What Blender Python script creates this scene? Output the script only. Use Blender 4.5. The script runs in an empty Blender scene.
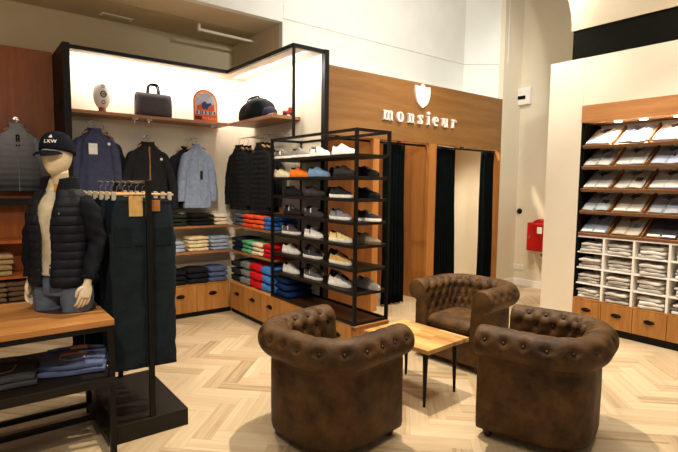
import bpy, bmesh, math, random
import numpy as np
from mathutils import Vector, Matrix, noise
random.seed(7)
PI = math.pi
sc = bpy.context.scene
C = sc.collection

# ------------------------------------------------------------------ camera
yaw, pit, rol, FPX = 0.660151575, 0.082077566, 0.0119067651, 488.394003
fv = Vector((math.sin(yaw)*math.cos(pit), math.cos(yaw)*math.cos(pit), -math.sin(pit)))
r0 = Vector((math.cos(yaw), -math.sin(yaw), 0)); u0 = r0.cross(fv)
rv = math.cos(rol)*r0 + math.sin(rol)*u0; uv = -math.sin(rol)*r0 + math.cos(rol)*u0
cam = bpy.data.cameras.new('camera'); camo = bpy.data.objects.new('camera', cam); C.objects.link(camo)
camo.matrix_world = Matrix(((rv.x, uv.x, -fv.x, 0), (rv.y, uv.y, -fv.y, 0), (rv.z, uv.z, -fv.z, 1.6), (0, 0, 0, 1)))
cam.sensor_width = 36; cam.sensor_fit = 'HORIZONTAL'; cam.lens = FPX/678*36; cam.clip_start = 0.05
sc.camera = camo

# ------------------------------------------------------------------ world, lights, exposure
w = bpy.data.worlds.new('world'); sc.world = w; w.use_nodes = True
w.node_tree.nodes['Background'].inputs[0].default_value = (1.0, 0.90, 0.76, 1)
w.node_tree.nodes['Background'].inputs[1].default_value = 0.24
sc.view_settings.view_transform = 'Standard'; sc.view_settings.look = 'None'
sc.view_settings.exposure = 0.14; sc.view_settings.gamma = 1; sc.view_settings.use_curve_mapping = False
WARM = (1.0, 0.86, 0.66)
def area(name, loc, size, power, color=WARM, rot=(0,0,0), sy=None):
    l = bpy.data.lights.new(name, 'AREA'); l.energy = power; l.color = color; l.size = size
    if sy: l.shape = 'RECTANGLE'; l.size_y = sy
    o = bpy.data.objects.new(name, l); C.objects.link(o); o.location = loc; o.rotation_euler = rot
    return o
def spot(name, loc, target, power, angle=70, color=WARM, blend=.6, r=.04):
    l = bpy.data.lights.new(name, 'SPOT'); l.energy = power; l.color = color; l.spot_size = math.radians(angle); l.spot_blend = blend; l.shadow_soft_size = r
    o = bpy.data.objects.new(name, l); C.objects.link(o); o.location = loc
    o.rotation_euler = (Vector(target)-Vector(loc)).to_track_quat('-Z', 'Y').to_euler()
    return o
# ceiling spotlights over the seating and the aisle, then added fill spots
spot('ceiling_or_fill_spot', (2.75, 2.75, 4.7), (2.8, 2.5, 0), 730, 88, WARM, .8, .05)
spot('ceiling_or_fill_spot', (1.5, 3.9, 3.4), (1.7, 4.3, 0), 95, 105)
spot('ceiling_or_fill_spot', (1.3, 1.2, 4.2), (1.6, 2.2, 0), 80, 90)
spot('ceiling_or_fill_spot', (4.4, 1.0, 4.6), (5.2, 1.9, .2), 190, 85)
spot('ceiling_or_fill_spot', (4.6, 3.2, 4.6), (4.9, 3.6, 0), 210, 90)
spot('ceiling_or_fill_spot', (-.3, .9, 3.2), (0.45, 3.4, .9), 140, 60)  # added frontal fill for the mannequin and folded jeans
spot('ceiling_or_fill_spot', (0.8, 2.2, 3.4), (2.8, 4.1, 1.1), 240, 60, (1, .9, .76))  # unseen fill spot brightening the shoe rack
spot('ceiling_or_fill_spot', (3.9, .9, 3.8), (5.8, 2.0, 1.0), 120, 50, (1, .93, .82))  # added frontal fill on the shirt cabinet
spot('wall_fill', (.6, 1.6, 2.9), (1.0, 5.9, 3.4), 42, 75, (1, .94, .84), .9, .1)  # added uplight to brighten the back wall and soffit
# big soft fill added high in the void to lift the pale walls
area('overhead_fill', (4.0, 2.4, 4.9), 2.6, 70, (1.0, .97, .92))
spot('wall_fill', (3.2, 1.2, 3.6), (5.0, 5.0, 3.9), 330, 95, (1, 1, .97), .9, .1)  # added fill for the upper wall above the fitting rooms
spot('wall_fill', (4.7, 2.5, 4.6), (7.2, 4.2, 2.8), 190, 60, (1, .99, .95), .9, .1)  # added wash to brighten the right wall
area('overhead_fill', (0.2, 1.0, 3.45), 1.6, 20, WARM)  # weak unseen area fill over the left foreground
# LED strips hidden under the top of the display unit
area('led_strip_light', (1.75, 5.75, 2.925), 1.72, 19, (1.0, .93, .86), (math.radians(38), 0, 0), .05)
area('led_strip_light', (2.76, 5.0, 2.925), .05, 17, (1.0, .93, .86), (0, math.radians(-38), 0), 1.6)
# fitting booths
for x, p in ((3.6, 4), (4.65, 7), (5.9, 44)):
    spot('booth_spot', (x, 5.0, 2.84), (x+.15, 5.1, 0), p*4, 120, (1, .88, .70))
# niche downlights of the shirt cabinet
for y in (2.39, 2.14, 1.83, 1.5):
    spot('cabinet_downlight', (5.60, y, 2.325), (5.80, y, 1.2), 27, 125, (1, .93, .80), .8, .03)
    
# ------------------------------------------------------------------ materials
def lin(c): return tuple(((x/255)/12.92 if x/255 <= .04045 else ((x/255+.055)/1.055)**2.4) for x in c)
def nodes(name):
    m = bpy.data.materials.new(name); m.use_nodes = True
    return m, m.node_tree.nodes, m.node_tree.links, m.node_tree.nodes['Principled BSDF']
def mat(name, rgb, rough=.6, metal=0, var=.12, scale=20, bump=0, sheen=0, stretch=(1,1,1), coat=0, bscale=None, spec=.4):
    m, N, L, P = nodes(name)
    P.inputs['Roughness'].default_value = rough; P.inputs['Metallic'].default_value = metal; P.inputs['Specular IOR Level'].default_value = spec
    if sheen: P.inputs['Sheen Weight'].default_value = sheen
    if coat: P.inputs['Coat Weight'].default_value = coat
    c = lin(rgb)
    tc = N.new('ShaderNodeTexCoord'); mp = N.new('ShaderNodeMapping'); mp.inputs['Scale'].default_value = stretch
    L.new(tc.outputs['Object'], mp.inputs[0])
    nz = N.new('ShaderNodeTexNoise'); nz.inputs['Scale'].default_value = scale; nz.inputs['Detail'].default_value = 4
    L.new(mp.outputs[0], nz.inputs['Vector'])
    rp = N.new('ShaderNodeValToRGB'); rp.color_ramp.elements[0].position = .3; rp.color_ramp.elements[1].position = .7
    rp.color_ramp.elements[0].color = (*[x*(1-var) for x in c], 1); rp.color_ramp.elements[1].color = (*[min(1, x*(1+var)) for x in c], 1)
    L.new(nz.outputs[0], rp.inputs[0]); L.new(rp.outputs[0], P.inputs['Base Color'])
    if bump:
        n2 = N.new('ShaderNodeTexNoise'); n2.inputs['Scale'].default_value = bscale or scale*4; L.new(mp.outputs[0], n2.inputs['Vector'])
        b = N.new('ShaderNodeBump'); b.inputs['Strength'].default_value = bump; b.inputs['Distance'].default_value = .01
        L.new(n2.outputs[0], b.inputs['Height']); L.new(b.outputs[0], P.inputs['Normal'])
    return m
def wood(name, a, b, axis='x', scale=1.0, rough=.45):
    m, N, L, P = nodes(name); P.inputs['Roughness'].default_value = rough
    st = {'x': (1.2, 14, 14), 'y': (14, 1.2, 14), 'z': (14, 14, 1.2)}[axis]
    tc = N.new('ShaderNodeTexCoord'); mp = N.new('ShaderNodeMapping'); mp.inputs['Scale'].default_value = [s*scale for s in st]
    L.new(tc.outputs['Object'], mp.inputs[0])
    n1 = N.new('ShaderNodeTexNoise'); n1.inputs['Scale'].default_value = 1.3; n1.inputs['Detail'].default_value = 6; n1.inputs['Distortion'].default_value = .4
    n2 = N.new('ShaderNodeTexNoise'); n2.inputs['Scale'].default_value = 7; n2.inputs['Detail'].default_value = 3
    L.new(mp.outputs[0], n1.inputs['Vector']); L.new(mp.outputs[0], n2.inputs['Vector'])
    mx = N.new('ShaderNodeMath'); mx.operation = 'MULTIPLY_ADD'; mx.inputs[1].default_value = .35
    L.new(n2.outputs[0], mx.inputs[0]); L.new(n1.outputs[0], mx.inputs[2])
    rp = N.new('ShaderNodeValToRGB'); rp.color_ramp.elements[0].position = .45; rp.color_ramp.elements[1].position = .9
    rp.color_ramp.elements[0].color = (*lin(a), 1); rp.color_ramp.elements[1].color = (*lin(b), 1)
    L.new(mx.outputs[0], rp.inputs[0]); L.new(rp.outputs[0], P.inputs['Base Color'])
    return m
def butcher(name):
    # strips of oiled oak glued side by side
    m, N, L, P = nodes(name); P.inputs['Roughness'].default_value = .35
    tc = N.new('ShaderNodeTexCoord'); sx = N.new('ShaderNodeSeparateXYZ'); L.new(tc.outputs['Object'], sx.inputs[0])
    def M(op, a, b=None):
        n = N.new('ShaderNodeMath'); n.operation = op
        for i, v in enumerate((a, b)):
            if v is None: continue
            if isinstance(v, (int, float)): n.inputs[i].default_value = v
            else: L.new(v, n.inputs[i])
        return n.outputs[0]
    i = M('FLOOR', M('DIVIDE', sx.outputs[0], .042))
    j = M('FLOOR', M('DIVIDE', M('ADD', sx.outputs[1], M('MULTIPLY', i, .137)), .31))
    cx = N.new('ShaderNodeCombineXYZ'); L.new(i, cx.inputs[0]); L.new(j, cx.inputs[1])
    wn = N.new('ShaderNodeTexWhiteNoise'); L.new(cx.outputs[0], wn.inputs['Vector'])
    mp = N.new('ShaderNodeMapping'); mp.inputs['Scale'].default_value = (60, 4, 4); L.new(tc.outputs['Object'], mp.inputs[0])
    nz = N.new('ShaderNodeTexNoise'); nz.inputs['Scale'].default_value = 1.5; L.new(mp.outputs[0], nz.inputs['Vector'])
    v = M('ADD', M('MULTIPLY', wn.outputs['Value'], .75), M('MULTIPLY', nz.outputs[0], .35))
    rp = N.new('ShaderNodeValToRGB'); rp.color_ramp.elements[0].color = (*lin((140, 88, 40)), 1); rp.color_ramp.elements[1].color = (*lin((222, 180, 114)), 1)
    L.new(v, rp.inputs[0]); L.new(rp.outputs[0], P.inputs['Base Color'])
    return m
def herringbone(name, W=.125, n=4):
    m, N, L, P = nodes(name); P.inputs['Roughness'].default_value = .42
    tc = N.new('ShaderNodeTexCoord'); mp = N.new('ShaderNodeMapping'); mp.inputs['Rotation'].default_value = (0, 0, math.radians(45)); mp.inputs['Location'].default_value = (20.03, 20.05, 0)
    L.new(tc.outputs['Object'], mp.inputs[0])
    sx = N.new('ShaderNodeSeparateXYZ'); L.new(mp.outputs[0], sx.inputs[0])
    def M(op, a, b=None, c=None):
        nd = N.new('ShaderNodeMath'); nd.operation = op
        for i, v in enumerate((a, b, c)):
            if v is None: continue
            if isinstance(v, (int, float)): nd.inputs[i].default_value = v
            else: L.new(v, nd.inputs[i])
        return nd.outputs[0]
    u = M('DIVIDE', sx.outputs[0], W); v = M('DIVIDE', sx.outputs[1], W)
    i = M('FLOOR', u); j = M('FLOOR', v)
    d = M('FLOORED_MODULO', M('SUBTRACT', i, j), 2*n)
    horiz = M('LESS_THAN', d, n-.5)
    hx = M('SUBTRACT', i, d)                                  # start cell of a horizontal plank
    e = M('SUBTRACT', 2*n-1, d); vy = M('SUBTRACT', j, e)      # start cell of a vertical plank
    def mix(a, b): return M('ADD', M('MULTIPLY', horiz, a), M('MULTIPLY', M('SUBTRACT', 1, horiz), b))
    idx = mix(hx, i); idy = mix(j, M('ADD', vy, 500.5))
    cx = N.new('ShaderNodeCombineXYZ'); L.new(idx, cx.inputs[0]); L.new(idy, cx.inputs[1])
    wn = N.new('ShaderNodeTexWhiteNoise'); L.new(cx.outputs[0], wn.inputs['Vector'])
    across = mix(M('FRACT', v), M('FRACT', u)); along = mix(M('DIVIDE', M('SUBTRACT', u, hx), n), M('DIVIDE', M('SUBTRACT', v, vy), n))
    # fine strips inside each plank
    sid = M('FLOOR', M('MULTIPLY', across, 5)); c2 = N.new('ShaderNodeCombineXYZ'); L.new(idx, c2.inputs[0]); L.new(idy, c2.inputs[1]); L.new(sid, c2.inputs[2])
    ws = N.new('ShaderNodeTexWhiteNoise'); L.new(c2.outputs[0], ws.inputs['Vector'])
    gx = N.new('ShaderNodeCombineXYZ'); L.new(M('MULTIPLY', across, 9), gx.inputs[0]); L.new(M('MULTIPLY', along, 1.3), gx.inputs[1]); L.new(M('MULTIPLY', wn.outputs['Value'], 57), gx.inputs[2])
    g = N.new('ShaderNodeTexNoise'); g.inputs['Scale'].default_value = 1.2; g.inputs['Detail'].default_value = 5; L.new(gx.outputs[0], g.inputs['Vector'])
    val = M('ADD', M('ADD', M('MULTIPLY', wn.outputs['Value'], .40), M('MULTIPLY', ws.outputs['Value'], .26)), M('MULTIPLY', g.outputs[0], .55))
    rp = N.new('ShaderNodeValToRGB'); E = rp.color_ramp.elements
    E[0].position = .22; E[0].color = (*lin((150, 126, 96)), 1); E[1].position = .95; E[1].color = (*lin((206, 186, 154)), 1)
    e2 = E.new(.45); e2.color = (*lin((184, 160, 126)), 1)
    L.new(val, rp.inputs[0])
    edge = M('MINIMUM', M('MINIMUM', across, M('SUBTRACT', 1, across)), M('MULTIPLY', M('MINIMUM', along, M('SUBTRACT', 1, along)), n))
    gap = M('LESS_THAN', edge, .018)
    mixc = N.new('ShaderNodeMix'); mixc.data_type = 'RGBA'; L.new(M('MULTIPLY', gap, .22), mixc.inputs[0]); L.new(rp.outputs[0], mixc.inputs[6]); mixc.inputs[7].default_value = (*lin((120, 92, 60)), 1)
    L.new(mixc.outputs[2], P.inputs['Base Color'])
    return m
def leather(name):
    m, N, L, P = nodes(name); P.inputs['Roughness'].default_value = .58; P.inputs['Specular IOR Level'].default_value = .22
    tc = N.new('ShaderNodeTexCoord'); n1 = N.new('ShaderNodeTexNoise'); n1.inputs['Scale'].default_value = 7; n1.inputs['Detail'].default_value = 8; n1.inputs['Roughness'].default_value = .65
    L.new(tc.outputs['Object'], n1.inputs['Vector'])
    rp = N.new('ShaderNodeValToRGB'); E = rp.color_ramp.elements
    E[0].position = .33; E[0].color = (*lin((50, 32, 16)), 1); E[1].position = .72; E[1].color = (*lin((100, 71, 38)), 1)
    L.new(n1.outputs[0], rp.inputs[0]); L.new(rp.outputs[0], P.inputs['Base Color'])
    n2 = N.new('ShaderNodeTexNoise'); n2.inputs['Scale'].default_value = 38; n2.inputs['Detail'].default_value = 8; L.new(tc.outputs['Object'], n2.inputs['Vector'])
    b = N.new('ShaderNodeBump'); b.inputs['Strength'].default_value = .45; b.inputs['Distance'].default_value = .006
    L.new(n2.outputs[0], b.inputs['Height']); L.new(b.outputs[0], P.inputs['Normal'])
    return m
def emis(name, rgb, s):
    m, N, L, P = nodes(name); P.inputs['Emission Color'].default_value = (*lin(rgb), 1); P.inputs['Emission Strength'].default_value = s
    P.inputs['Base Color'].default_value = (*lin(rgb), 1)
    return m
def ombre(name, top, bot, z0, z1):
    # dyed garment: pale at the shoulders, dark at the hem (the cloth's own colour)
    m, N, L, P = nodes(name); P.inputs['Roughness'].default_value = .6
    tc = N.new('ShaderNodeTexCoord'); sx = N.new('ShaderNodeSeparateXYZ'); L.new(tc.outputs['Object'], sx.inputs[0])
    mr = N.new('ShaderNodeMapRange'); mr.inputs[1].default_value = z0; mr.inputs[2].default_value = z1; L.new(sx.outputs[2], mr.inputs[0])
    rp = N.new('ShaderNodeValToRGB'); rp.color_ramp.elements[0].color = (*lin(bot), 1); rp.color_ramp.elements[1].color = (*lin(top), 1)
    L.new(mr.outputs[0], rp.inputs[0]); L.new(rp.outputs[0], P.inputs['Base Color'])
    return m

M_floor = herringbone('herringbone_oak')
M_plaster = mat('cream_plaster', (232, 231, 222), .9, var=.03, scale=3)
M_beige = mat('beige_plaster', (214, 196, 160), .9, var=.03, scale=3)
M_cool = mat('pale_plaster', (232, 232, 222), .9, var=.02, scale=3)
M_tan = mat('tan_ceiling', (214, 200, 168), .9, var=.03, scale=3)
M_bulk = mat('bulkhead_plaster', (204, 186, 156), .9, var=.03, scale=3)
M_warmwall = mat('warm_plaster', (226, 214, 188), .9, var=.02, scale=3)
M_toppanel = mat('grey_white_panel', (196, 182, 174), .8, var=.02, scale=4)
M_olive = mat('olive_ceiling', (196, 178, 140), .9, var=.03, scale=3)
M_panel = mat('cream_panel', (226, 214, 194), .7, var=.02, scale=3)
M_white = mat('white_panel', (244, 238, 230), .7, var=.02, scale=4)
M_pegwall = mat('greige_panel', (226, 214, 192), .8, var=.03, scale=6)
M_black = mat('black_steel', (14, 12, 10), .5, .1, var=.15, spec=.25)
M_blackwood = mat('black_stained_wood', (26, 21, 16), .5, spec=.25, var=.18, scale=6, stretch=(1, 8, 8))
M_soffit = mat('black_panel', (22, 21, 17), .95, spec=.05, var=.1)
M_drawer = wood('orange_oak', (146, 94, 40), (182, 126, 62), 'z')
M_drawerend = wood('light_oak_edge', (186, 122, 62), (214, 156, 92), 'x')
M_shelf = wood('brown_oak_shelf', (134, 88, 52), (168, 114, 70), 'x')
M_shelfy = wood('brown_oak_shelf_b', (134, 88, 52), (168, 114, 70), 'y')
M_sign = wood('walnut_fascia', (124, 84, 42), (152, 106, 56), 'x', .7)
M_booth = wood('booth_oak', (158, 98, 44), (188, 124, 60), 'z', .6)
M_redwood = wood('red_brown_wall_wood', (150, 72, 10), (180, 96, 20), 'z')
M_tabletop = wood('oak_table_top', (162, 106, 52), (192, 134, 72), 'x')
M_butcher = butcher('butcher_block_oak')
M_rackbase = mat('dark_brown_board', (62, 36, 20), .35, var=.15, scale=6)
M_header = wood('cabinet_header_oak', (164, 108, 60), (192, 134, 80), 'y')
M_tray = wood('tray_oak', (122, 78, 40), (152, 102, 58), 'y')
M_leather = leather('brown_suede_leather')
M_button = mat('leather_button', (50, 32, 22), .5)
M_footwood = mat('dark_red_wood', (58, 26, 16), .35)
M_curtain = mat('dark_green_velvet', (8, 13, 11), .95, var=.2, scale=8, spec=.08)
M_chrome = mat('chrome', (190, 186, 178), .25, .9, var=.05)
M_handle = mat('dark_bronze', (28, 18, 14), .3, .6)
M_whiteplastic = mat('white_plastic', (236, 230, 218), .5, var=.02)
M_red = mat('red_enamel', (168, 16, 14), .4, var=.06)
M_letter = mat('white_letters', (244, 238, 228), .5, var=.02)
M_skin = mat('cream_linen_mannequin', (226, 204, 168), .8, var=.05, scale=60, bump=.15)
M_hand = mat('cream_mannequin_hand', (226, 210, 180), .6, var=.02)
M_hangerwood = mat('beech_hanger', (196, 150, 92), .5, var=.1)
M_trackwhite = mat('white_metal', (238, 228, 205), .4, var=.02)
_mc = {}
def cloth(rgb, rough=.85, bump=.3, scale=60, sheen=0):
    k = (tuple(rgb), rough)
    if k not in _mc: _mc[k] = mat('cloth_%02x%02x%02x' % tuple(rgb), rgb, rough, var=.14, scale=scale*.4, bump=bump, bscale=scale*3, sheen=sheen, spec=.12)
    return _mc[k]

# ------------------------------------------------------------------ helpers
class MB:
    def __init__(s): s.bm = bmesh.new(); s.mi = 0; s.mats = []
    def use(s, m):
        if m not in s.mats: s.mats.append(m)
        s.mi = s.mats.index(m); return s
    def face(s, vs):
        try: f = s.bm.faces.new(vs)
        except ValueError: return None
        f.material_index = s.mi; return f
    def box(s, x0, x1, y0, y1, z0, z1, M=None):
        P = [(x, y, z) for z in (z0, z1) for (x, y) in ((x0, y0), (x1, y0), (x1, y1), (x0, y1))]
        v = [s.bm.verts.new(M @ Vector(p) if M else p) for p in P]
        for q in ((3, 2, 1, 0), (4, 5, 6, 7), (0, 1, 5, 4), (1, 2, 6, 5), (2, 3, 7, 6), (3, 0, 4, 7)): s.face([v[i] for i in q])
        return s
    def rings(s, R, closed=True, cap=(True, True)):
        V = [[s.bm.verts.new(p) for p in r] for r in R]; n = len(R[0])
        for a, b in zip(V, V[1:]):
            for i in range(n if closed else n-1):
                k = (i+1) % n; s.face([a[i], a[k], b[k], b[i]])
        if closed and cap[0]: s.face(V[0][::-1])
        if closed and cap[1]: s.face(V[-1])
        return V
    def sweep(s, pts, rad, seg=12, ref=(0, 1, 0), disp=None, cap=(True, True), n=None, closed_path=False, power=1.0):
        pts = [Vector(p) for p in pts]; rad = [(r, r) if isinstance(r, (int, float)) else r for r in rad]
        if n: pts, rad = resample(pts, rad, n)
        R = []; ref = Vector(ref); N = len(pts)
        for i, p in enumerate(pts):
            t = (pts[min(i+1, N-1)]-pts[max(i-1, 0)]).normalized()
            a = t.cross(ref)
            if a.length < 1e-3: a = t.cross(Vector((1, 0.01, 0)))
            a.normalize(); b = a.cross(t)
            ring = []
            for k in range(seg):
                an = 2*PI*k/seg; ca, sa = math.cos(an), math.sin(an)
                if power != 1: ca = math.copysign(abs(ca)**power, ca); sa = math.copysign(abs(sa)**power, sa)
                d = disp(i/(N-1), an) if disp else 0
                ring.append(p + a*ca*(rad[i][0]+d) + b*sa*(rad[i][1]+d))
            R.append(ring)
        s.rings(R, True, cap); return s
    def cyl(s, p0, p1, r0, r1=None, seg=14): return s.sweep([p0, p1], [r0, r0 if r1 is None else r1], seg, ref=(0.3, .9, .2))
    def lathe(s, prof, seg=20, M=None):
        R = [[(M or Matrix()) @ Vector((r*math.cos(2*PI*k/seg), r*math.sin(2*PI*k/seg), z)) for k in range(seg)] for r, z in prof]
        s.rings(R); return s
    def prism(s, poly, z0, z1, M=None):
        M = M or Matrix(); a = [s.bm.verts.new(M @ Vector((x, y, z0))) for x, y in poly]; b = [s.bm.verts.new(M @ Vector((x, y, z1))) for x, y in poly]
        n = len(poly); s.face(a[::-1]); s.face(b)
        for i in range(n): s.face([a[i], a[(i+1) % n], b[(i+1) % n], b[i]])
        return s
    def build(s, name, m=None, parent=None, smooth=False, bevel=0, solid=0, subd=0, bseg=2):
        bmesh.ops.recalc_face_normals(s.bm, faces=s.bm.faces[:])
        me = bpy.data.meshes.new(name); s.bm.to_mesh(me); s.bm.free()
        if m is not None and not s.mats: me.materials.append(m)
        for x in s.mats: me.materials.append(x)
        if smooth:
            for p in me.polygons: p.use_smooth = True
        o = bpy.data.objects.new(name, me); C.objects.link(o)
        if parent: o.parent = parent
        if solid: k = o.modifiers.new('s', 'SOLIDIFY'); k.thickness = solid
        if bevel: k = o.modifiers.new('b', 'BEVEL'); k.width = bevel; k.segments = bseg; k.limit_method = 'ANGLE'
        if subd: k = o.modifiers.new('d', 'SUBSURF'); k.levels = subd; k.render_levels = subd
        return o
def resample(pts, rad, n):
    m = len(pts); P = np.array([list(p) + list(r) for p, r in zip(pts, rad)])
    out = []
    for k in range(n):
        t = k/(n-1)*(m-1); i = min(int(t), m-2); f = t-i
        p0, p1, p2, p3 = P[max(i-1, 0)], P[i], P[i+1], P[min(i+2, m-1)]
        out.append(.5*((2*p1)+(-p0+p2)*f+(2*p0-5*p1+4*p2-p3)*f*f+(-p0+3*p1-3*p2+p3)*f**3))
    return [Vector(o[:3]) for o in out], [(float(o[3]), float(o[4])) for o in out]
def tag(o, label, cat, group=None):
    o['label'] = label; o['category'] = cat
    if group: o['group'] = group
    return o
def thing(name, label, cat, loc=(0, 0, 0), rz=0, group=None):
    o = bpy.data.objects.new(name, None); C.objects.link(o); o.location = loc; o.rotation_euler = (0, 0, rz)
    o.empty_display_size = .1
    return tag(o, label, cat, group)
def copytree(o, parent=None):
    c = o.copy(); C.objects.link(c)
    if parent: c.parent = parent
    for ch in [x for x in o.children]: copytree(ch, c)
    return c
def dup(o, loc, rz, label, group=None):
    c = copytree(o); c.location = loc; c.rotation_euler = (0, 0, rz); c['label'] = label
    if group: c['group'] = group
    return c
def struct(name, mb, m, **k):
    o = mb.build(name, m, **k); o['kind'] = 'structure'; return o
def bx(*a): return MB().box(*a)

# ------------------------------------------------------------------ the room
struct('floor', bx(-2.6, 7.35, -1.5, 6.4, -.05, 0), M_floor)
struct('wall_back', bx(-2.6, 3.05, 6.34, 6.45, 0, 3.5), M_beige)
b = MB().box(3.05, 3.15, 5.05, 6.45, 2.9, 3.5)
struct('wall_return', b, M_beige)
# soffit ceiling over the display corner: two bands with a joint
struct('ceiling', bx(-2.6, 3.3, 5.64, 6.45, 3.5, 3.56), M_olive)
struct('trim_1', bx(-2.6, 3.05, 5.04, 5.64, 3.494, 3.56), M_tan)
# tall upper wall above the fitting rooms with a narrow ledge
b = MB().box(-2.6, 3.05, 5.035, 5.12, 3.49, 5.0).box(3.05, 6.36, 5.03, 5.12, 3.53, 5.0)
b.prism([(6.36, 5.03), (6.86, 4.575), (6.93, 4.62), (6.42, 5.12)], 3.53, 5.0)
struct('wall_upper', b, M_plaster)
b = MB().box(3.049, 6.37, 5.045, 5.12, 2.9, 3.53)
b.prism([(6.37, 5.045), (6.865, 4.59), (6.93, 4.64), (6.42, 5.13)], 2.9, 3.53)
struct('wall_lower_band', b, M_cool)
b = MB().box(6.76, 7.26, 4.58, 4.66, 0, 5.0).box(7.26, 7.34, -1.5, 6.0, 0, 5.0)
struct('wall_right', b, M_warmwall)
struct('wall_fitting', bx(3.02, 7.3, 5.92, 6.0, 0, 2.96), M_plaster)
struct('wall_booth_left', bx(3.02, 3.06, 4.62, 5.95, 0, 2.9), M_booth)
struct('trim_booth_roof', bx(3.02, 7.26, 4.62, 5.95, 2.88, 2.95), M_white)
struct('baseboard_right', bx(7.24, 7.26, 2.9, 4.575, 0, .11), M_white, bevel=.004)
struct('baseboard_corner', bx(6.78, 7.24, 4.56, 4.58, 0, .11), M_white, bevel=.004)
struct('ceiling_high', bx(-2.7, 7.35, -1.6, 5.1, 5.0, 5.06), M_plaster)

# cabinet wall: pier, panels, black band, curved bulkhead
struct('wall_cabinet_pier', bx(5.553, 6.02, 2.73, 3.126, 0, 3.05), M_panel)
struct('wall_cabinet_upper', bx(5.56, 6.02, -1.5, 2.73, 2.525, 3.05), M_panel)
struct('trim_black_band', bx(5.57, 6.3, -1.5, 2.885, 3.05, 3.372), M_soffit)
poly = [(-1.5, 3.372), (2.90, 3.372)]
for k in range(9): poly.append((2.90+.10*(k/8)**1.8, 3.40+.45*k/8))
poly += [(3.12, 4.2), (3.3, 4.6), (3.6, 5.0), (-1.5, 5.0)]
Mx = Matrix(((0, 0, 1, 0), (1, 0, 0, 0), (0, 1, 0, 0), (0, 0, 0, 1)))
struct('wall_bulkhead', MB().prism(poly, 5.555, 5.75, Mx), M_bulk)

# ceiling vent and lighting track
v = thing('ceiling_vent', 'small slotted beige vent in the ceiling band at upper left', 'vent', (1.5, 6.13, 3.5), math.radians(4))
MB().box(-.17, .17, -.05, .05, -.012, 0).build('frame', M_trackwhite, v)
b = MB()
for k in range(5): b.box(-.15, .15, -.038+k*.018, -.030+k*.018, -.016, -.011)
b.build('slat', M_olive, v)
t = thing('lighting_track', 'slim cream lighting track under the ceiling soffit above the display corner', 'track light', (2.72, 5.755, 3.44), math.radians(2.9))
MB().box(-.41, .41, -.02, .02, -.03, .0).build('rail', M_trackwhite, t, bevel=.004)
MB().box(.39, .42, -.03, .03, -.045, .055).build('end_cap', M_trackwhite, t, bevel=.004)
MB().box(-.42, -.39, -.024, .024, -.035, .055).build('end_cap', M_trackwhite, t, bevel=.004)

# ------------------------------------------------------------------ fitting rooms
f = thing('fitting_room_front', 'tall walnut fascia with posts framing the curtained fitting rooms', 'fitting room', (0, 0, 0))
bx(3.06, 6.76, 4.58, 4.62, 2.19, 2.975).build('fascia', M_sign, f)
for a, c in ((3.06, 3.12), (4.08, 4.18), (5.10, 5.25), (6.735, 6.76)): bx(a, c, 4.576, 4.622 if c < 6.7 else 4.70, 0, 2.19).build('post', M_booth, f)
bx(4.10, 4.15, 4.622, 5.92, 0, 2.88).build('partition', M_booth, f)
bx(5.13, 5.18, 4.622, 5.92, 0, 2.88).build('partition', M_booth, f)
for k, (a, c, lb) in enumerate(((3.12, 4.10, 'black curtain rail in the booth behind the shoe rack'), (4.15, 5.12, 'black curtain rail of the booth beside the shoe rack'), (5.18, 6.74, 'black curtain rail of the wide booth nearest the right wall'))):
    r = MB().cyl((a, 4.68, 2.165), (c, 4.68, 2.165), .014).build('curtain_rail', M_black, smooth=True); tag(r, lb, 'curtain rail', 'curtain rails')
    MB().cyl((a+(c-a)*.45, 4.68, 2.165), (a+(c-a)*.45, 4.65, 2.20), .012).box(a+(c-a)*.45-.02, a+(c-a)*.45+.02, 4.622, 4.65, 2.18, 2.22).build('bracket', M_black, r)
def curtain(x0, x1, label, folds=6, lean=0):
    b = MB(); nz, ns = 14, folds*12; R = []
    for i in range(nz):
        z = 2.15-(2.15-.03)*i/(nz-1); ring = []
        k = 1-.12*math.sin(PI*i/(nz-1)); amp = .030+.018*i/(nz-1)
        for s_ in range(ns+1):
            u = s_/ns; ph = u*folds*2*PI+math.sin(i*.5)*.25
            ring.append((x0+(x1-x0)*(.5+(u-.5)*k)+lean*i/(nz-1)+.008*math.sin(ph*2), 4.69+amp*math.sin(ph)+.012*math.sin(u*9+i*.3), z))
        R.append(ring)
    b.rings(R, closed=False)
    o = b.build('curtain', M_curtain, smooth=True, solid=.006); tag(o, label, 'curtain', 'fitting room curtains'); return o
curtain(3.16, 3.46, 'dark green curtain gathered in the booth behind the shoe rack')
curtain(4.36, 4.74, 'dark green curtain gathered just right of the shoe rack', 5)
curtain(5.28, 5.78, 'dark green curtain between the two lit booths, behind the far armchair', 7, .03)
curtain(6.44, 6.725, 'dark green curtain at the right end of the fitting rooms', 5, -.02)

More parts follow.
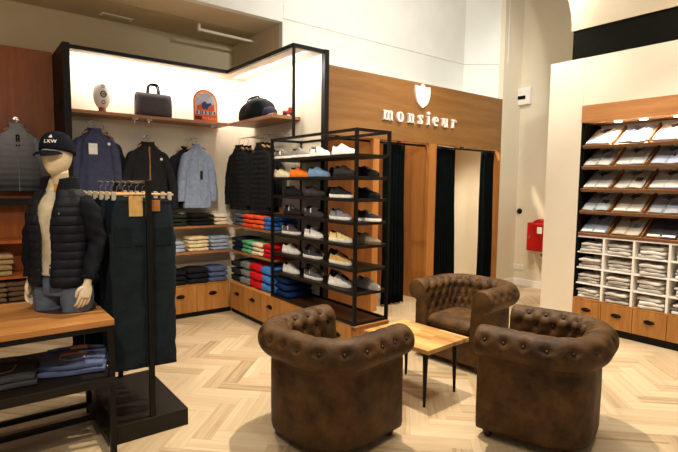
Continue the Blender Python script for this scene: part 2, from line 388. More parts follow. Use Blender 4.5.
# raised serif lettering
L = thing('wall_lettering', 'raised white serif letters reading monsieur on the walnut fascia', 'sign', (0, 4.58, 0))
ML = Matrix(((1, 0, 0, 0), (0, 0, -1, 0), (0, 1, 0, 0), (0, 0, 0, 1)))
H = .125; ST = .029; TH = .011
def letter_mb(ch):
    b = MB(); P = lambda x0, x1, y0, y1: b.box(x0, x1, y0, y1, 0, .03, ML)
    def arc(cx, cy, rx, ry, a0, a1, wx, wy, n=18):
        pts = []
        for k in range(n+1):
            a = math.radians(a0+(a1-a0)*k/n); pts.append((cx+rx*math.cos(a), cy+ry*math.sin(a)))
        for k in range(n, -1, -1):
            a = math.radians(a0+(a1-a0)*k/n); pts.append((cx+(rx-wx)*math.cos(a), cy+(ry-wy)*math.sin(a)))
        for k in range(n):
            q = [pts[k], pts[k+1], pts[2*n-k], pts[2*n+1-k]]
            b.prism(q, 0, .03, ML)
    def stem(x, y0=0, y1=H, left=True, foot=True, head=True):
        P(x, x+ST, y0, y1)
        if foot: P(x-.014, x+ST+.014, 0, TH)
        if head: P(x-.018, x, y1-TH*1.3, y1)
    if ch in 'mn':
        stem(.018); w = .075; n = 2 if ch == 'm' else 1
        for k in range(n):
            x = .018+ST+k*(.038+ST)
            P(x+.036, x+.036+ST, 0, H*.72); P(x+.024, x+.05+ST, 0, TH)
            arc(x+.030, H*.70, .042+.0, H*.30, 0, 170, ST if 0 else .034, .018)
        return b, (.018+ST+n*(.038+ST)+.012)
    if ch == 'o': arc(.055, H/2, .055, H/2+.004, 0, 360, .034, .010, 32); return b, .11
    if ch == 's':
        arc(.042, H*.75, .038, H*.26, 20, 200, .016, .014); arc(.042, H*.25, .042, H*.26, -160, 20, .018, .014)
        b.prism([(.006, H*.72), (.028, H*.84), (.084, H*.32), (.058, H*.16)], 0, .03, ML)
        P(.072, .084, H*.68, H); P(0, .012, 0, H*.34)
        return b, .084
    if ch == 'i':
        stem(.018); arc(.018+ST/2, H+.038, .021, .021, 0, 360, .0205, .0205, 20); return b, .036+ST
    if ch == 'e':
        arc(.052, H/2, .052, H/2+.004, 0, 320, .034, .012, 32); P(.02, .100, H*.46, H*.56); return b, .104
    if ch == 'u':
        stem(.018, .02, H, foot=False); P(.018+ST+.036, .018+2*ST+.036, 0, H); P(.018+ST+.018, .018+ST+.036, H-TH*1.3, H); P(.018+2*ST+.036, .018+2*ST+.05, 0, TH)
        arc(.018+.030+ST*.4, .036, .030+ST*.4, .038, 180, 330, .032, .018); return b, 2*ST+.068
    if ch == 'r':
        stem(.018); arc(.018+ST+.026, H*.72, .034, H*.28, 20, 165, .020, .02); arc(.018+ST+.046, H*.80, .017, .017, 0, 360, .0165, .0165, 16); return b, ST+.08
LETTERS = (('m', 4.213, 4.395), ('o', 4.457, 4.582), ('n', 4.650, 4.782), ('s', 4.845, 4.942), ('i', 5.013, 5.085), ('e', 5.141, 5.257), ('u', 5.316, 5.465), ('r', 5.53, 5.646))
for ch, xa, xz in LETTERS:
    b, wd = letter_mb(ch); lo_ = min(v.co.x for v in b.bm.verts); hi_ = max(v.co.x for v in b.bm.verts); k = (xz-xa)/(hi_-lo_)
    o = b.build('letter_'+ch, M_letter, L); o.location = (xa-lo_*k, 0, 2.432); o.scale = (k*.94, 1, .97)
pl = [(0, .30), (.02, .285), (.035, .265), (.06, .258), (.10, .262), (.138, .27), (.145, .20), (.135, .13), (.11, .065), (.07, .02), (0, -.02)]
pts = [(x_, y_) for x_, y_ in pl] + [(-x_, y_) for x_, y_ in pl[-2:0:-1]]
s = MB().prism(pts, 0, .03, ML).build('shield_emblem', M_letter, bevel=.003); s.location = (4.925, 4.58, 2.665)
tag(s, 'plain white shield emblem mounted above the lettering on the walnut fascia', 'emblem')

# small things on the right wall
e = thing('breaker_box', 'small white electrical breaker box high on the pale wall', 'breaker box', (7.26, 4.50, 2.93))
bx(-.08, 0, -.12, .12, 0, .27).build('housing', M_whiteplastic, e, bevel=.01)
bx(-.088, -.078, -.05, .08, .085, .14).build('window', M_soffit, e)
bx(-.086, -.078, -.10, .10, .19, .24).build('cover_ridge', M_whiteplastic, e, bevel=.003)
e = thing('fire_hose_cabinet', 'red fire hose cabinet on the wall beside the cream pier', 'fire cabinet', (7.26, 4.09, .62))
bx(-.2, 0, -.16, .16, 0, .44).build('housing', M_red, e, bevel=.006)
bx(-.215, -.2, -.145, .145, .015, .425).build('door', M_red, e, bevel=.004)
bx(-.218, -.214, -.10, -.02, .28, .38).build('notice_label', M_whiteplastic, e)
bx(-.225, -.214, .09, .11, .2, .24).build('latch', M_chrome, e)
o = MB().prism([(-.09, 0), (.09, 0), (.09, .02), (.0, .06), (-.09, .02)], -.15, -.02, Matrix(((0, 0, 1, 0), (1, 0, 0, 0), (0, 1, 0, .44), (0, 0, 0, 1)))).build('top_cap', M_red, e)
e = thing('junction_box', 'small grey box on the wall under the red fire cabinet', 'junction box', (7.26, 4.06, .50))
bx(-.05, 0, -.06, .06, 0, .10).build('housing', M_whiteplastic, e, bevel=.004)
MB().lathe([(.0, 0), (.03, 0), (.03, .01)]).build('knockout', M_chrome, e).matrix_local = Matrix.Translation((-.05, 0, .05)) @ Matrix.Rotation(-PI/2, 4, 'Y')
e = thing('door_intercom', 'round black knob-like wall fitting on the pale wall left of the fire cabinet', 'wall fitting', (7.26, 4.515, 1.22), -PI/2)
o = MB().lathe([(.0, 0), (.045, 0), (.045, .012), (.038, .018), (0, .018)]).build('base', M_handle, e, smooth=True); o.rotation_euler = (PI/2, 0, 0)
o = MB().lathe([(.0, .018), (.018, .018), (.022, .045), (.0, .05)]).build('knob', M_black, e, smooth=True); o.rotation_euler = (PI/2, 0, 0)
e = thing('wall_socket', 'white double wall socket low on the pale wall behind the armchairs', 'socket', (7.26, 4.50, .30), -PI/2)
bx(-.09, .09, -.012, 0, -.045, .045).build('plate', M_whiteplastic, e, bevel=.004)
for x_ in (-.045, .045): o = MB().lathe([(0, 0), (.022, 0), (.022, .004), (0, .004)]).build('outlet', M_pegwall, e); o.location = (x_, -.012, 0); o.rotation_euler = (PI/2, 0, 0)

# ------------------------------------------------------------------ display unit, back run (along X) and side run (along Y)
YF, YB, XF, XB = 5.637, 5.95, 2.644, 3.0
A = thing('wall_display_unit', 'black framed display unit along the back wall with drawers and shelves', 'display unit', (0, 0, 0))
b = MB().box(.865, .93, YF, 6.335, 0, 3.0)                                # side cheek
b.build('side_panel', M_black, A)
bx(.93, XF, YF, YF+.035, 2.945, 2.985).build('top_rail', M_black, A)
bx(.93, XB, YF+.035, YB, 2.945, 2.98).build('top_panel', M_toppanel, A)
bx(.93, XB+.02, YB, YB+.03, 0, 2.98).build('back_panel', M_pegwall, A)
bx(.93, XF, YF, YB, 2.315, 2.35).build('shelf', M_shelf, A, bevel=.002)
bx(.93, XF+.01, YF, YB, 1.075, 1.10).build('shelf', M_shelf, A, bevel=.002)
bx(.93, XF+.01, YF, YB, .765, .79).build('shelf', M_shelf, A, bevel=.002)
bx(.93, XF, YF+.01, YB, .06, .385).box(.93, XF, YF, YB, .385, .396).build('carcass', M_drawer, A)
bx(.93, XF+.02, YF+.02, YB, 0, .06).build('plinth', M_black, A)
def pull(parent, loc, rz, name='handle'):
    o = MB(); o.lathe([(0, 0), (.036, 0), (.036, .006), (.03, .010), (0, .010)], 20).box(-.032, .032, -.004, .012, .008, .026)
    h = o.build(name, M_handle, parent, smooth=False, bevel=.002)
    h.matrix_local = Matrix.Translation(loc) @ Matrix.Rotation(rz, 4, 'Z') @ Matrix.Rotation(PI/2, 4, 'X') @ Matrix.Diagonal((1.45, .66, 1, 1))
    return h
for k in range(4):
    x0 = 1.01+.40*k; d = bx(x0+.003, x0+.397, YF-.016, YF+.01, .066, .382).build('drawer', M_drawer, A, bevel=.002)
    pull(d, (x0+.2, YF-.016, .27), 0)
Bu = thing('side_display_unit', 'black framed side display run turning out from the corner beside the shoe rack', 'display unit', (0, 0, 0))
for (x, y) in ((XF, 4.161),): bx(x-.012, x+.012, y-.012, y+.012, 2.086, 2.985).build('post', M_black, Bu)
bx(3.0, 3.055, 4.13, 4.19, 0, 2.985).build('post', M_black, Bu)
bx(XF-.015, XF+.02, 4.15, YF, 2.945, 2.985).build('top_rail', M_black, Bu)
bx(XF-.015, 3.055, 4.145, 4.175, 2.945, 2.985).build('top_rail', M_black, Bu)
bx(XF+.02, XB, 4.175, YF+.035, 2.945, 2.978).build('top_panel', M_toppanel, Bu)
bx(XB, XB+.045, 4.19, YB, 0, 2.98).build('back_panel', M_pegwall, Bu)
bx(XF, XB, 4.58, YF, 2.315, 2.35).build('shelf', M_shelfy, Bu, bevel=.002)
bx(XF, XB, 4.56, YF, 1.075, 1.10).build('shelf', M_shelfy, Bu, bevel=.002)
bx(XF, XB, 4.56, YF, .765, .79).build('shelf', M_shelfy, Bu, bevel=.002)
bx(XF+.01, XB+.03, 3.15, YF, .06, .385).build('carcass', M_drawer, Bu)
bx(XF-.014, XB+.03, 3.145, YF, .385, .399).build('top_board', M_drawerend, Bu)
bx(XF+.03, XB+.03, 3.17, YF+.02, 0, .06).build('plinth', M_black, Bu)
for k in range(6):
    y0 = 3.20+.40*k; d = bx(XF-.016, XF+.01, y0+.003, y0+.397, .066, .382).build('drawer', M_drawer, Bu, bevel=.002)
    pull(d, (XF-.016, y0+.2, .27), -PI/2)
# little under-shelf brackets
for k, x_ in enumerate((1.55, 1.70, 2.45)):
    o = MB().box(-.03, .03, -.02, .02, -.02, 0).cyl((0, 0, -.02), (0, 0, -.05), .008).build('bracket', M_chrome, A); o.location = (x_, YF+.03, 2.315)

# shoe rack
R_ = thing('shoe_rack', 'open black steel shoe rack of seven shelves standing on the drawer run', 'shoe rack', (0, 0, 0))
RX0, RX1, RY0, RY1 = 2.635, 3.007, 3.165, 4.56
for x in (RX0, RX1):
    for y in (RY0, RY1): bx(x-.013, x+.013, y-.013, y+.013, .399, 2.085).build('post', M_black, R_)
for z0 in (2.06, .399):
    for x in (RX0, RX1): bx(x-.012, x+.012, RY0, RY1, z0, z0+.024).build('rail', M_black, R_)
    for y in (RY0, RY1): bx(RX0, RX1, y-.012, y+.012, z0, z0+.024).build('rail', M_black, R_)
SZ = (1.875, 1.683, 1.492, 1.292, 1.09, .885, .680)
for z in SZ: bx(RX0+.002, RX1+.002, RY0+.002, RY1-.002, z-.028, z).build('shelf', M_blackwood, R_, bevel=.002)
bx(RX0+.02, RX1, RY0+.02, RY1, .399, .405).build('base_board', M_rackbase, R_)

# ------------------------------------------------------------------ folded clothes
def folded_mesh(w=.25, d=.30, h=.045, seed=0, layers=2):
    rnd = random.Random(seed); b = MB(); n = 9; R = []
    cyc = []
    # cross-section in (y,z): rounded front with a fold groove
    for k in range(22):
        a = 2*PI*k/22; ca, sa = math.cos(a), math.sin(a)
        y = math.copysign(abs(ca)**.35, ca)*d/2; z = math.copysign(abs(sa)**.45, sa)*h/2
        groove = .008*math.exp(-(z/(h*.10))**2) if layers > 1 and abs(ca) > .9 else 0
        cyc.append((y-math.copysign(groove, ca), z+h/2))
    p = [rnd.uniform(0, 6) for _ in range(6)]
    for i in range(n):
        u = i/(n-1); x = (u-.5)*w; e = 1-.20*abs(2*u-1)**6
        e2 = 1-.22*abs(2*u-1)**8; ring = []
        for (y, z) in cyc:
            yy = y*(.98+.02*e)+.004*math.sin(u*7+p[0])+.003*math.sin(z*80+u*5+p[1])
            zz = h/2+(z-h/2)*e2
            zz += (.004*math.sin(u*9+p[2]+y*12)+.003*math.sin(y*25+p[3]))*(z/h)
            ring.append((x+.004*math.sin(y*20+z*60+p[4]), yy, zz))
        R.append(ring)
    b.rings(R)
    me = b
    return b
_fold = {}
def folded(name, rgb, loc, rz, label, cat, group, w=.25, d=.30, h=.045, seed=0, rough=.9, m=None):
    key = (w, d, h, seed % 4)
    if key not in _fold:
        o0 = folded_mesh(w, d, h, seed % 4).build('folded', None, smooth=True); _fold[key] = o0.data; bpy.data.objects.remove(o0)
    me = _fold[key].copy(); me.materials.clear(); me.materials.append(m or cloth(rgb, rough))
    o = bpy.data.objects.new(name, me); C.objects.link(o); o.location = loc; o.rotation_euler = (0, 0, rz)
    return tag(o, label, cat, group)
ORD = {1: ['single'], 2: ['lower', 'upper'], 3: ['bottom', 'middle', 'top'], 4: ['bottom', 'second lowest', 'second highest', 'top'], 5: ['bottom', 'second', 'middle', 'fourth', 'top']}
def stack(kind, cols, cname, n, x, y, z, rz, w, d, h, where, group, cat='folded clothes'):
    for k in range(n):
        c = cols[k % len(cols)] if isinstance(cols[0], (tuple, list)) else cols
        j = lambda s_: random.uniform(-s_, s_)
        folded(kind, c, (x+j(.008), y+j(.006), z+k*(h+.0015)+.001), rz+j(.05),
               '%s %s folded %s %s' % (ORD[n][k], cname, kind.replace('_', ' '), where), cat, group, w, d, h, k+int(x*10))
ya = YF+.165
for (kind, c, cn, n, x0, x1, z, h, wh) in (
    ('sweater', (40, 46, 32), 'dark green', 3, 1.89, 2.13, 1.10, .046, 'on the upper back shelf'),
    ('sweater', (24, 23, 22), 'black', 3, 2.17, 2.46, 1.10, .046, 'on the upper back shelf'),
    ('sweater', (232, 216, 188), 'cream', 3, 2.475, 2.66, 1.10, .044, 'at the corner end of the upper back shelf'),
    ('shirt', (164, 176, 190), 'pale blue', 3, 1.86, 2.09, .79, .044, 'on the middle back shelf nearest the jeans rack'),
    ('sweater', (222, 202, 158), 'beige', 4, 2.13, 2.39, .79, .044, 'in the centre of the middle back shelf'),
    ('shirt', (150, 164, 184), 'light blue', 4, 2.42, 2.66, .79, .042, 'at the corner end of the middle back shelf'),
    ('jeans', (26, 25, 28), 'black', 3, 1.84, 2.10, .396, .056, 'on the back drawer top beside the jeans rack'),
    ('jeans', (28, 27, 30), 'charcoal', 3, 2.12, 2.38, .396, .062, 'in the centre of the back drawer top'),
    ('jeans', (78, 92, 124), 'mid blue', 3, 2.40, 2.64, .396, .060, 'at the corner end of the back drawer top')):
    stack(kind, c, cn, n, (x0+x1)/2, ya, z, 0, x1-x0-.015, .29, h, wh, 'folded clothes on the back wall shelves')
xb = XF+.175
for (kind, c, cn, n, y0, y1, z, h, wh) in (
    ('polo_shirt', (84, 92, 108), 'slate blue', 3, 5.34, 5.60, 1.10, .048, 'on the upper side shelf nearest the corner'),
    ('polo_shirt', (232, 76, 44), 'orange red', 3, 5.075, 5.325, 1.10, .050, 'on the upper side shelf beside the slate pile'),
    ('polo_shirt', (240, 92, 46), 'bright orange', 3, 4.82, 5.07, 1.10, .050, 'on the upper side shelf beside the blue pile'),
    ('polo_shirt', (58, 116, 196), 'bright blue', 3, 4.60, 4.81, 1.10, .048, 'on the upper side shelf by the shoe rack'),
    ('polo_shirt', (30, 36, 54), 'navy', 3, 5.35, 5.62, .79, .054, 'on the middle side shelf nearest the corner'),
    ('polo_shirt', (92, 172, 122), 'green', 3, 5.09, 5.34, .79, .050, 'on the middle side shelf beside the navy pile'),
    ('polo_shirt', (232, 214, 182), 'cream', 3, 4.84, 5.08, .79, .048, 'on the middle side shelf beside the red pile'),
    ('polo_shirt', (208, 30, 34), 'red', 3, 4.60, 4.83, .79, .050, 'on the middle side shelf by the shoe rack'),
    ('sweatshirt', (38, 42, 42), 'charcoal', 3, 5.40, 5.64, .399, .088, 'on the side drawer top nearest the corner'),
    ('sweatshirt', (122, 128, 128), 'grey', 3, 5.15, 5.39, .399, .094, 'on the side drawer top beside the red pile'),
    ('sweatshirt', (206, 22, 32), 'red', 3, 4.87, 5.14, .399, .098, 'on the side drawer top beside the blue pile'),
    ('sweatshirt', (66, 132, 208), 'sky blue', 3, 4.61, 4.86, .399, .098, 'on the side drawer top by the shoe rack'),
    ('sweatshirt', (18, 40, 86), 'dark navy', 3, 4.30, 4.54, .406, .075, 'inside the far end of the shoe rack base')):
    stack(kind, c, cn, n, xb, (y0+y1)/2, z, -PI/2, abs(y1-y0)-.008, .32, h, wh, 'folded clothes on the side run shelves')

# ------------------------------------------------------------------ shoes
def make_shoe(loc, rz, label, upper, sole, accent=None, lining=(30, 28, 28), lace=None, group='shoes on the black rack', L_=.285, low=1.0):
    t = thing('shoe', label, 'shoe', loc, rz, group)
    hw = lambda u: .048*(1-.0)*(math.sin(PI*min(1, max(0, u))**.78)**.45)*(1-.18*math.exp(-((u-.42)/.16)**2))
    def outline(u): return max(.004, hw(u))
    st = [0.006, .03, .08, .15, .25, .35, .45, .55, .65, .75, .84, .91, .96, .994]
    # sole
    b = MB(); R = []
    for u in st:
        w_ = outline(u)+.003; y = -(u-.5)*L_; zt = .030+.004*math.exp(-(u/.12)**2); zb = .004*max(0, (u-.85)/.15)**1.5
        R.append([(-w_*.92, y, zb), (-w_, y, zb+.008), (-w_, y, zt), (w_, y, zt), (w_, y, zb+.008), (w_*.92, y, zb)])
    b.rings(R); b.build('sole', cloth(sole, .6, .05), t, smooth=False, bevel=.002)
    # upper
    H_ = [(0, .055), (.03, .070), (.08, .074), (.15, .064), (.25, .058), (.33, .072), (.40, .078), (.47, .070), (.56, .056), (.66, .045), (.76, .039), (.85, .034), (.93, .026), (1, .010)]
    def hh(u):
        for (a, ha), (c_, hc) in zip(H_, H_[1:]):
            if u <= c_: return (ha+(hc-ha)*(u-a)/(c_-a))*low
        return .014
    b = MB(); R = []
    for i in range(27):
        u = .008+(.984)*i/26; w_ = outline(u)*.97; y = -(u-.5)*L_; h_ = hh(u); ring = []
        nar = .62 if u < .42 else .62+.33*min(1, (u-.42)/.3)
        for k in range(15):
            a = PI*k/14; ca, sa = math.cos(a), math.sin(a)
            xx = math.copysign(abs(ca)**.8, ca)*w_*(1-(1-nar)*sa**1.5)
            ring.append((xx, y, .022+h_*sa**.75))
        R.append(ring)
    V = b.rings(R, closed=False)
    b.face(V[0]); b.face(V[-1][::-1])
    b.build('upper', cloth(upper, .7, .1), t, smooth=True)
    # collar opening (dark lining) following the top line
    b = MB(); R = []
    for i in range(9):
        u = .045+.27*i/8; w_ = outline(u)*.54*math.sin(PI*(i+.6)/9.2)**.4; y = -(u-.5)*L_; z = .0245+hh(u)
        R.append([(-w_, y, z-.004), (-w_, y, z+.001), (0, y, z-.002), (w_, y, z+.001), (w_, y, z-.004)])
    b.rings(R); b.build('lining', cloth(lining, .9, .1), t, smooth=False)
    lc = lace or (200, 196, 190)
    b = MB()
    for i in range(5):
        u = .40+.055*i; y = -(u-.5)*L_; z = .0235+hh(u); w_ = .018+.001*i
        b.sweep([(-w_, y, z-.004), (-w_*.5, y-.003, z+.002), (w_*.5, y+.001, z+.002), (w_, y, z-.004)], [.0025]*4, 6, ref=(0, 0, 1))
    b.build('laces', cloth(lc, .8, .1), t)
    if accent:
        b = MB()
        for sgn in (-1, 1):
            R = []
            for q in range(5):
                f_ = q/4; ring = []
                for uu in (.42-.10*f_, .47-.10*f_):
                    a = (PI*.06+PI*.27*f_); w_ = outline(uu)*.97; nar = .62 if uu < .42 else .62+.33*min(1, (uu-.42)/.3)
                    ca, sa = math.cos(a), math.sin(a)
                    for o_ in (.0005, .003): ring.append((sgn*(abs(ca)**.8*w_*(1-(1-nar)*sa**1.5)+o_), -(uu-.5)*L_, .022+hh(uu)*sa**.75+o_*.6))
                R.append([ring[0], ring[1], ring[3], ring[2]])
            b.rings(R)
        b.build('side_stripe', cloth(accent, .6, .05), t)
        b = MB(); b.box(-.020, .020, L_*.47, L_*.497, .045, .078).build('heel_tab', cloth(accent, .6, .05), t, bevel=.003)
    return t
W_ = (236, 232, 222)
rows = [
 [(4.50, 'grey suede trainer with white sole and stripe', (98, 92, 86), W_, W_, None), (4.17, 'grey canvas trainer with thick white sole', (112, 106, 100), W_, None, None), (3.84, 'white trainer with grey and black patches', (214, 210, 204), W_, (50, 48, 48), None), (3.47, 'large off-white leather trainer', (232, 226, 208), W_, None, (210, 204, 190))],
 [(4.52, 'cream canvas shoe', (230, 214, 176), (230, 218, 190), None, None), (4.19, 'bright orange suede shoe', (236, 122, 34), (226, 118, 40), None, (236, 130, 50)), (3.85, 'light blue suede shoe', (108, 138, 172), (110, 138, 170), None, (190, 196, 200)), (3.45, 'charcoal suede shoe', (48, 46, 46), (38, 36, 36), None, (60, 56, 56))],
 [(4.30, 'black suede shoe', (32, 30, 32), (30, 28, 28), None, (110, 104, 100)), (3.92, 'dark grey suede shoe', (62, 56, 58), (46, 42, 42), None, (130, 120, 116)), (3.50, 'black shoe with a white sole', (38, 36, 36), W_, None, (60, 58, 56))],
 [(4.32, 'black trainer with a white side stripe', (42, 36, 38), (34, 30, 30), W_, None), (3.92, 'dark grey trainer with a white side stripe', (66, 58, 64), (60, 54, 56), W_, None), (3.51, 'silver grey trainer with white sole', (126, 128, 132), W_, (60, 60, 66), None), (3.24, 'black trainer with white sole toe', (34, 32, 36), W_, None, None)],
 [(4.34, 'plum grey trainer with white sole and stripe', (92, 80, 86), W_, W_, None), (3.93, 'white trainer with black side panel', (232, 228, 222), W_, (28, 26, 28), None), (3.50, 'cream yellow trainer with tan heel', (232, 208, 148), W_, (196, 140, 76), None), (3.24, 'taupe suede trainer', (128, 112, 92), (104, 88, 72), None, (110, 96, 80))],
 [(4.34, 'white leather trainer', (236, 232, 224), W_, None, (226, 222, 212)), (3.94, 'black and grey trainer with white sole', (58, 54, 58), W_, (120, 116, 118), None), (3.50, 'tan suede trainer with pale sole', (218, 172, 104), W_, None, (190, 150, 92))],
 [(4.34, 'plain white leather trainer', (238, 234, 226), W_, None, (226, 222, 212)), (3.93, 'grey leather trainer with white sole', (104, 98, 102), W_, (190, 186, 184), None), (3.50, 'perforated white trainer', (234, 230, 222), W_, None, (214, 210, 202))],
]
mates = [(0, 3.30, None), (1, 4.06, ('burgundy suede shoe', (96, 34, 34), (60, 30, 28))), (1, 3.72, ('navy suede shoe', (40, 48, 66), (36, 40, 50))), (1, 3.32, ('black suede shoe', (32, 30, 32), (28, 26, 26))),
         (2, 4.10, ('black leather shoe', (26, 24, 26), (24, 22, 22))), (2, 3.74, ('brown-black shoe', (44, 36, 34), (36, 30, 28))), (2, 3.30, ('black canvas shoe', (28, 26, 28), (26, 24, 24))),
         (3, 4.10, ('black trainer', (30, 26, 28), (28, 24, 24))), (4, 4.12, ('dark brown trainer', (52, 42, 40), (40, 34, 32))), (5, 4.12, ('grey trainer', (110, 104, 102), (200, 196, 188))), (5, 3.72, ('black trainer', (34, 32, 34), (30, 28, 28))),
         (6, 4.12, ('grey suede trainer', (122, 116, 112), (190, 186, 178))), (6, 3.70, ('dark navy trainer', (36, 38, 46), (34, 34, 38))), (6, 3.27, ('warm grey slip-on shoe', (140, 134, 126), (150, 144, 136)))]
LV = ['top', 'second', 'third', 'fourth', 'fifth', 'sixth', 'bottom']
for i, row in enumerate(rows):
    for (y, nm, up, so, ac, lc) in row:
        near = y < 3.3
        make_shoe((RX0+.105 if not near else RX0+.20, y, SZ[i]), random.uniform(-.05, .10)+(.12 if near else .05), '%s at the front of the %s rack shelf' % (nm, LV[i]), up, so, ac, lace=lc, low=1.0)
for (i, y, q) in mates:
    if q: make_shoe((RX0+.25, y, SZ[i]), random.uniform(.0, .12), '%s at the back of the %s rack shelf' % (q[0], LV[i]), q[1], q[2])

# ------------------------------------------------------------------ hanging jackets
def hanger(loc, rz, label, w=.12, group='jacket hangers'):
    t = thing('coat_hanger', label, 'hanger', loc, rz, group)
    MB().sweep([(-w, 0, -.065), (-w*.5, -.004, -.035), (0, -.006, -.012), (w*.5, -.004, -.035), (w, 0, -.065)], [(.010, .014), (.011, .016), (.013, .018), (.011, .016), (.010, .014)], 10, n=13).build('arms', M_hangerwood, t, smooth=True)
    pts = [(0, 0, -.01), (0, 0, .03)] + [(.022*math.sin(a)*1.0, 0, .055-.022*math.cos(a)) for a in np.linspace(.2, 4.3, 9)]
    MB().sweep(pts, [.0022]*len(pts), 6, ref=(0, 1, 0)).build('hook', M_chrome, t)
    return t
def peg(loc, rz, length, label):
    t = thing('wall_peg', label, 'peg', loc, rz, 'steel wall pegs')
    MB().cyl((0, 0, 0), (0, -length, 0), .005).build('arm', M_chrome, t); MB().cyl((0, 0, 0), (0, -.006, 0), .02).build('rose', M_chrome, t)
    return t
def jacket(loc, rz, label, rgb, L_=.70, w=.23, quilt=0, zipc=None, hood=False, collar=.034, lining=(40, 38, 36), m=None, sleeve=True, group='hanging jackets', name='jacket', tagc=None, logo=None, seed=0, dep=.055, slv=.62, slvout=.27):
    t = thing(name, label, 'jacket', loc, rz, group)
    m = m or cloth(rgb, .65 if quilt else .85, .25)
    rnd = random.Random(seed); ph = [rnd.uniform(0, 6) for _ in range(8)]
    keys = [(-L_, w*.95, dep*1.0), (-L_*.8, w*.94, dep*1.05), (-L_*.5, w*.88, dep*1.1), (-.28, w*.85, dep*1.15), (-.17, w*.84, dep*1.1), (-.11, w*.80, dep*1.0), (-.065, w*.64, dep*.92), (-.025, w*.40, dep*.9), (.01, w*.30, dep*.9)]
    b = MB(); R = []; seg = 56; nz = 70
    fy = []
    for i in range(nz):
        z = -L_+(L_+.01)*i/(nz-1)
        for (a, wa, da), (c_, wc, dc) in zip(keys, keys[1:]):
            if z <= c_+1e-9: f_ = (z-a)/(c_-a); f_ = f_*f_*(3-2*f_) if a > -.2 else f_; W = wa+(wc-wa)*f_; D = da+(dc-da)*f_; break
        q = 0
        if quilt: q = quilt*.22*(abs(math.sin(PI*z/quilt))**.5-.6)
        ring = []
        for k in range(seg):
            an = 2*PI*k/seg; ca, sa = math.cos(an), math.sin(an)
            f2 = math.copysign(abs(ca)**.7, ca); f3 = math.copysign(abs(sa)**.8, sa)
            wr = .005*math.sin(an*6+z*4+ph[0])*(0.2+min(1, -z/L_)) + .003*math.sin(an*11-z*7+ph[1]) + .0015*math.sin(z*26+an*4+ph[2])
            if quilt: wr *= .35
            ring.append(Vector((f2*(W+wr+q*.5), f3*(D+wr*1.2+q), z)))
        fy.append((z, D+q)); R.append(ring)
    b.rings(R, cap=(True, False)); b.build('body', m, t, smooth=True)
    # collar
    b = MB(); R = []
    for i in range(6):
        f_ = i/5; ring = []
        for k in range(24):
            an = 2*PI*k/24
            ring.append((math.cos(an)*(w*.30+.012*f_-.01*f_*f_), math.sin(an)*(dep*.9+.006*f_), .005+collar*f_*(1-.35*max(0, -math.sin(an)))))
        R.append(ring)
    for i in range(4):
        f_ = i/3; R.append([(math.cos(2*PI*k/24)*(w*.26-.004*i), math.sin(2*PI*k/24)*(dep*.75-.003*i), .003+collar*(1-.35*max(0, -math.sin(2*PI*k/24)))-(collar+.015)*f_) for k in range(24)])
    b.rings(R, cap=(False, True)); b.build('collar', m, t, smooth=True)
    if hood:
        b = MB(); R = []
        for i in range(10):
            f_ = i/9; y = .02+.10*f_; rr = math.sin(PI*min(.999, .25+.74*f_))**.5
            R.append([(math.cos(2*PI*k/20)*.10*rr, y-.02*math.sin(2*PI*k/20), .0+.045*rr*math.sin(2*PI*k/20)-.04*f_) for k in range(20)])
        b.rings(R); b.build('hood', m, t, smooth=True)
    if sleeve:
        for s_ in (-1, 1):
            o1 = rnd.uniform(-.01, .015)
            pts = [(s_*w*.52, 0, -.085), (s_*w*.74, .0, -.125), (s_*(w*.86), -.003, -.22), (s_*(w*.95+slvout*.10+o1), -.006, -.38), (s_*(w+slvout*.14+o1), -.010, -.52), (s_*(w+slvout*.18+o1), -.014, -slv)]
            rad = [(.020, dep*.5), (.048, dep*.85), (.056, dep*1.0), (.054, dep*.95), (.050, dep*.9), (.044, dep*.8)]
            def dd(f_, an, q=quilt): return (q*.10*(abs(math.sin(f_*slv/q*PI))**.6-.6) if q else 0)+.002*math.sin(f_*30+an*3+ph[4]+s_)+.003*math.sin(an*4+f_*6)
            MB().sweep(pts, rad, 18, n=40, disp=dd, power=.85).build('sleeve', m, t, smooth=True)
    if zipc:
        b = MB(); pts = [Vector((.0, -d_-.0045, z)) for z, d_ in fy if z < -.005][::2]; b.sweep(pts, [(.009 if zipc[3:] else .004, .003)]*len(pts), 6, ref=(0, 1, 0)); b.build('zip', cloth(zipc[:3], .5), t)
    if tagc: 
        tx, tz, tw, th = tagc[:4]; d_ = min(fy, key=lambda q_: abs(q_[0]-tz))[1]
        MB().box(tx-tw/2, tx+tw/2, -d_-.012, -d_-.008, tz-th/2, tz+th/2).build('price_tag', cloth(tagc[4], .6, 0), t)
    if logo:
        tx, tz = logo; d_ = min(fy, key=lambda q_: abs(q_[0]-tz))[1]
        MB().lathe([(0, 0), (.016, 0), (.016, .004), (0, .004)], 12, Matrix.Translation((tx, -d_*.97-.004, tz)) @ Matrix.Rotation(PI/2, 4, 'X')).build('chest_badge', M_whiteplastic, t)
    return t
BJ = 5.79
hanger((1.165, BJ, 2.185), 0, 'wooden hanger holding the navy blue jacket with white price tag', group=None)
peg((1.165, YB, 2.255), 0, .18, 'steel peg above the navy blue jacket')
jacket((1.165, BJ, 2.15), 0, 'navy blue hooded jacket with white price tag, hanging leftmost on the display wall', (66, 70, 96), .72, .215, hood=True, tagc=(-.03, -.19, .085, .115, (244, 242, 236)), logo=(.13, -.13), seed=1, lining=(56, 58, 70), slvout=.1)
hanger((1.26, BJ+.10, 2.16), .1, 'wooden hanger mostly hidden behind the navy blue jacket')
jacket((1.26, BJ+.10, 2.12), .1, 'charcoal jacket partly hidden behind the navy blue one', (44, 44, 50), .74, .2, seed=9, group=None, dep=.03)
hanger((1.72, BJ, 2.075), 0, 'wooden hanger holding the black jacket with tan zip')
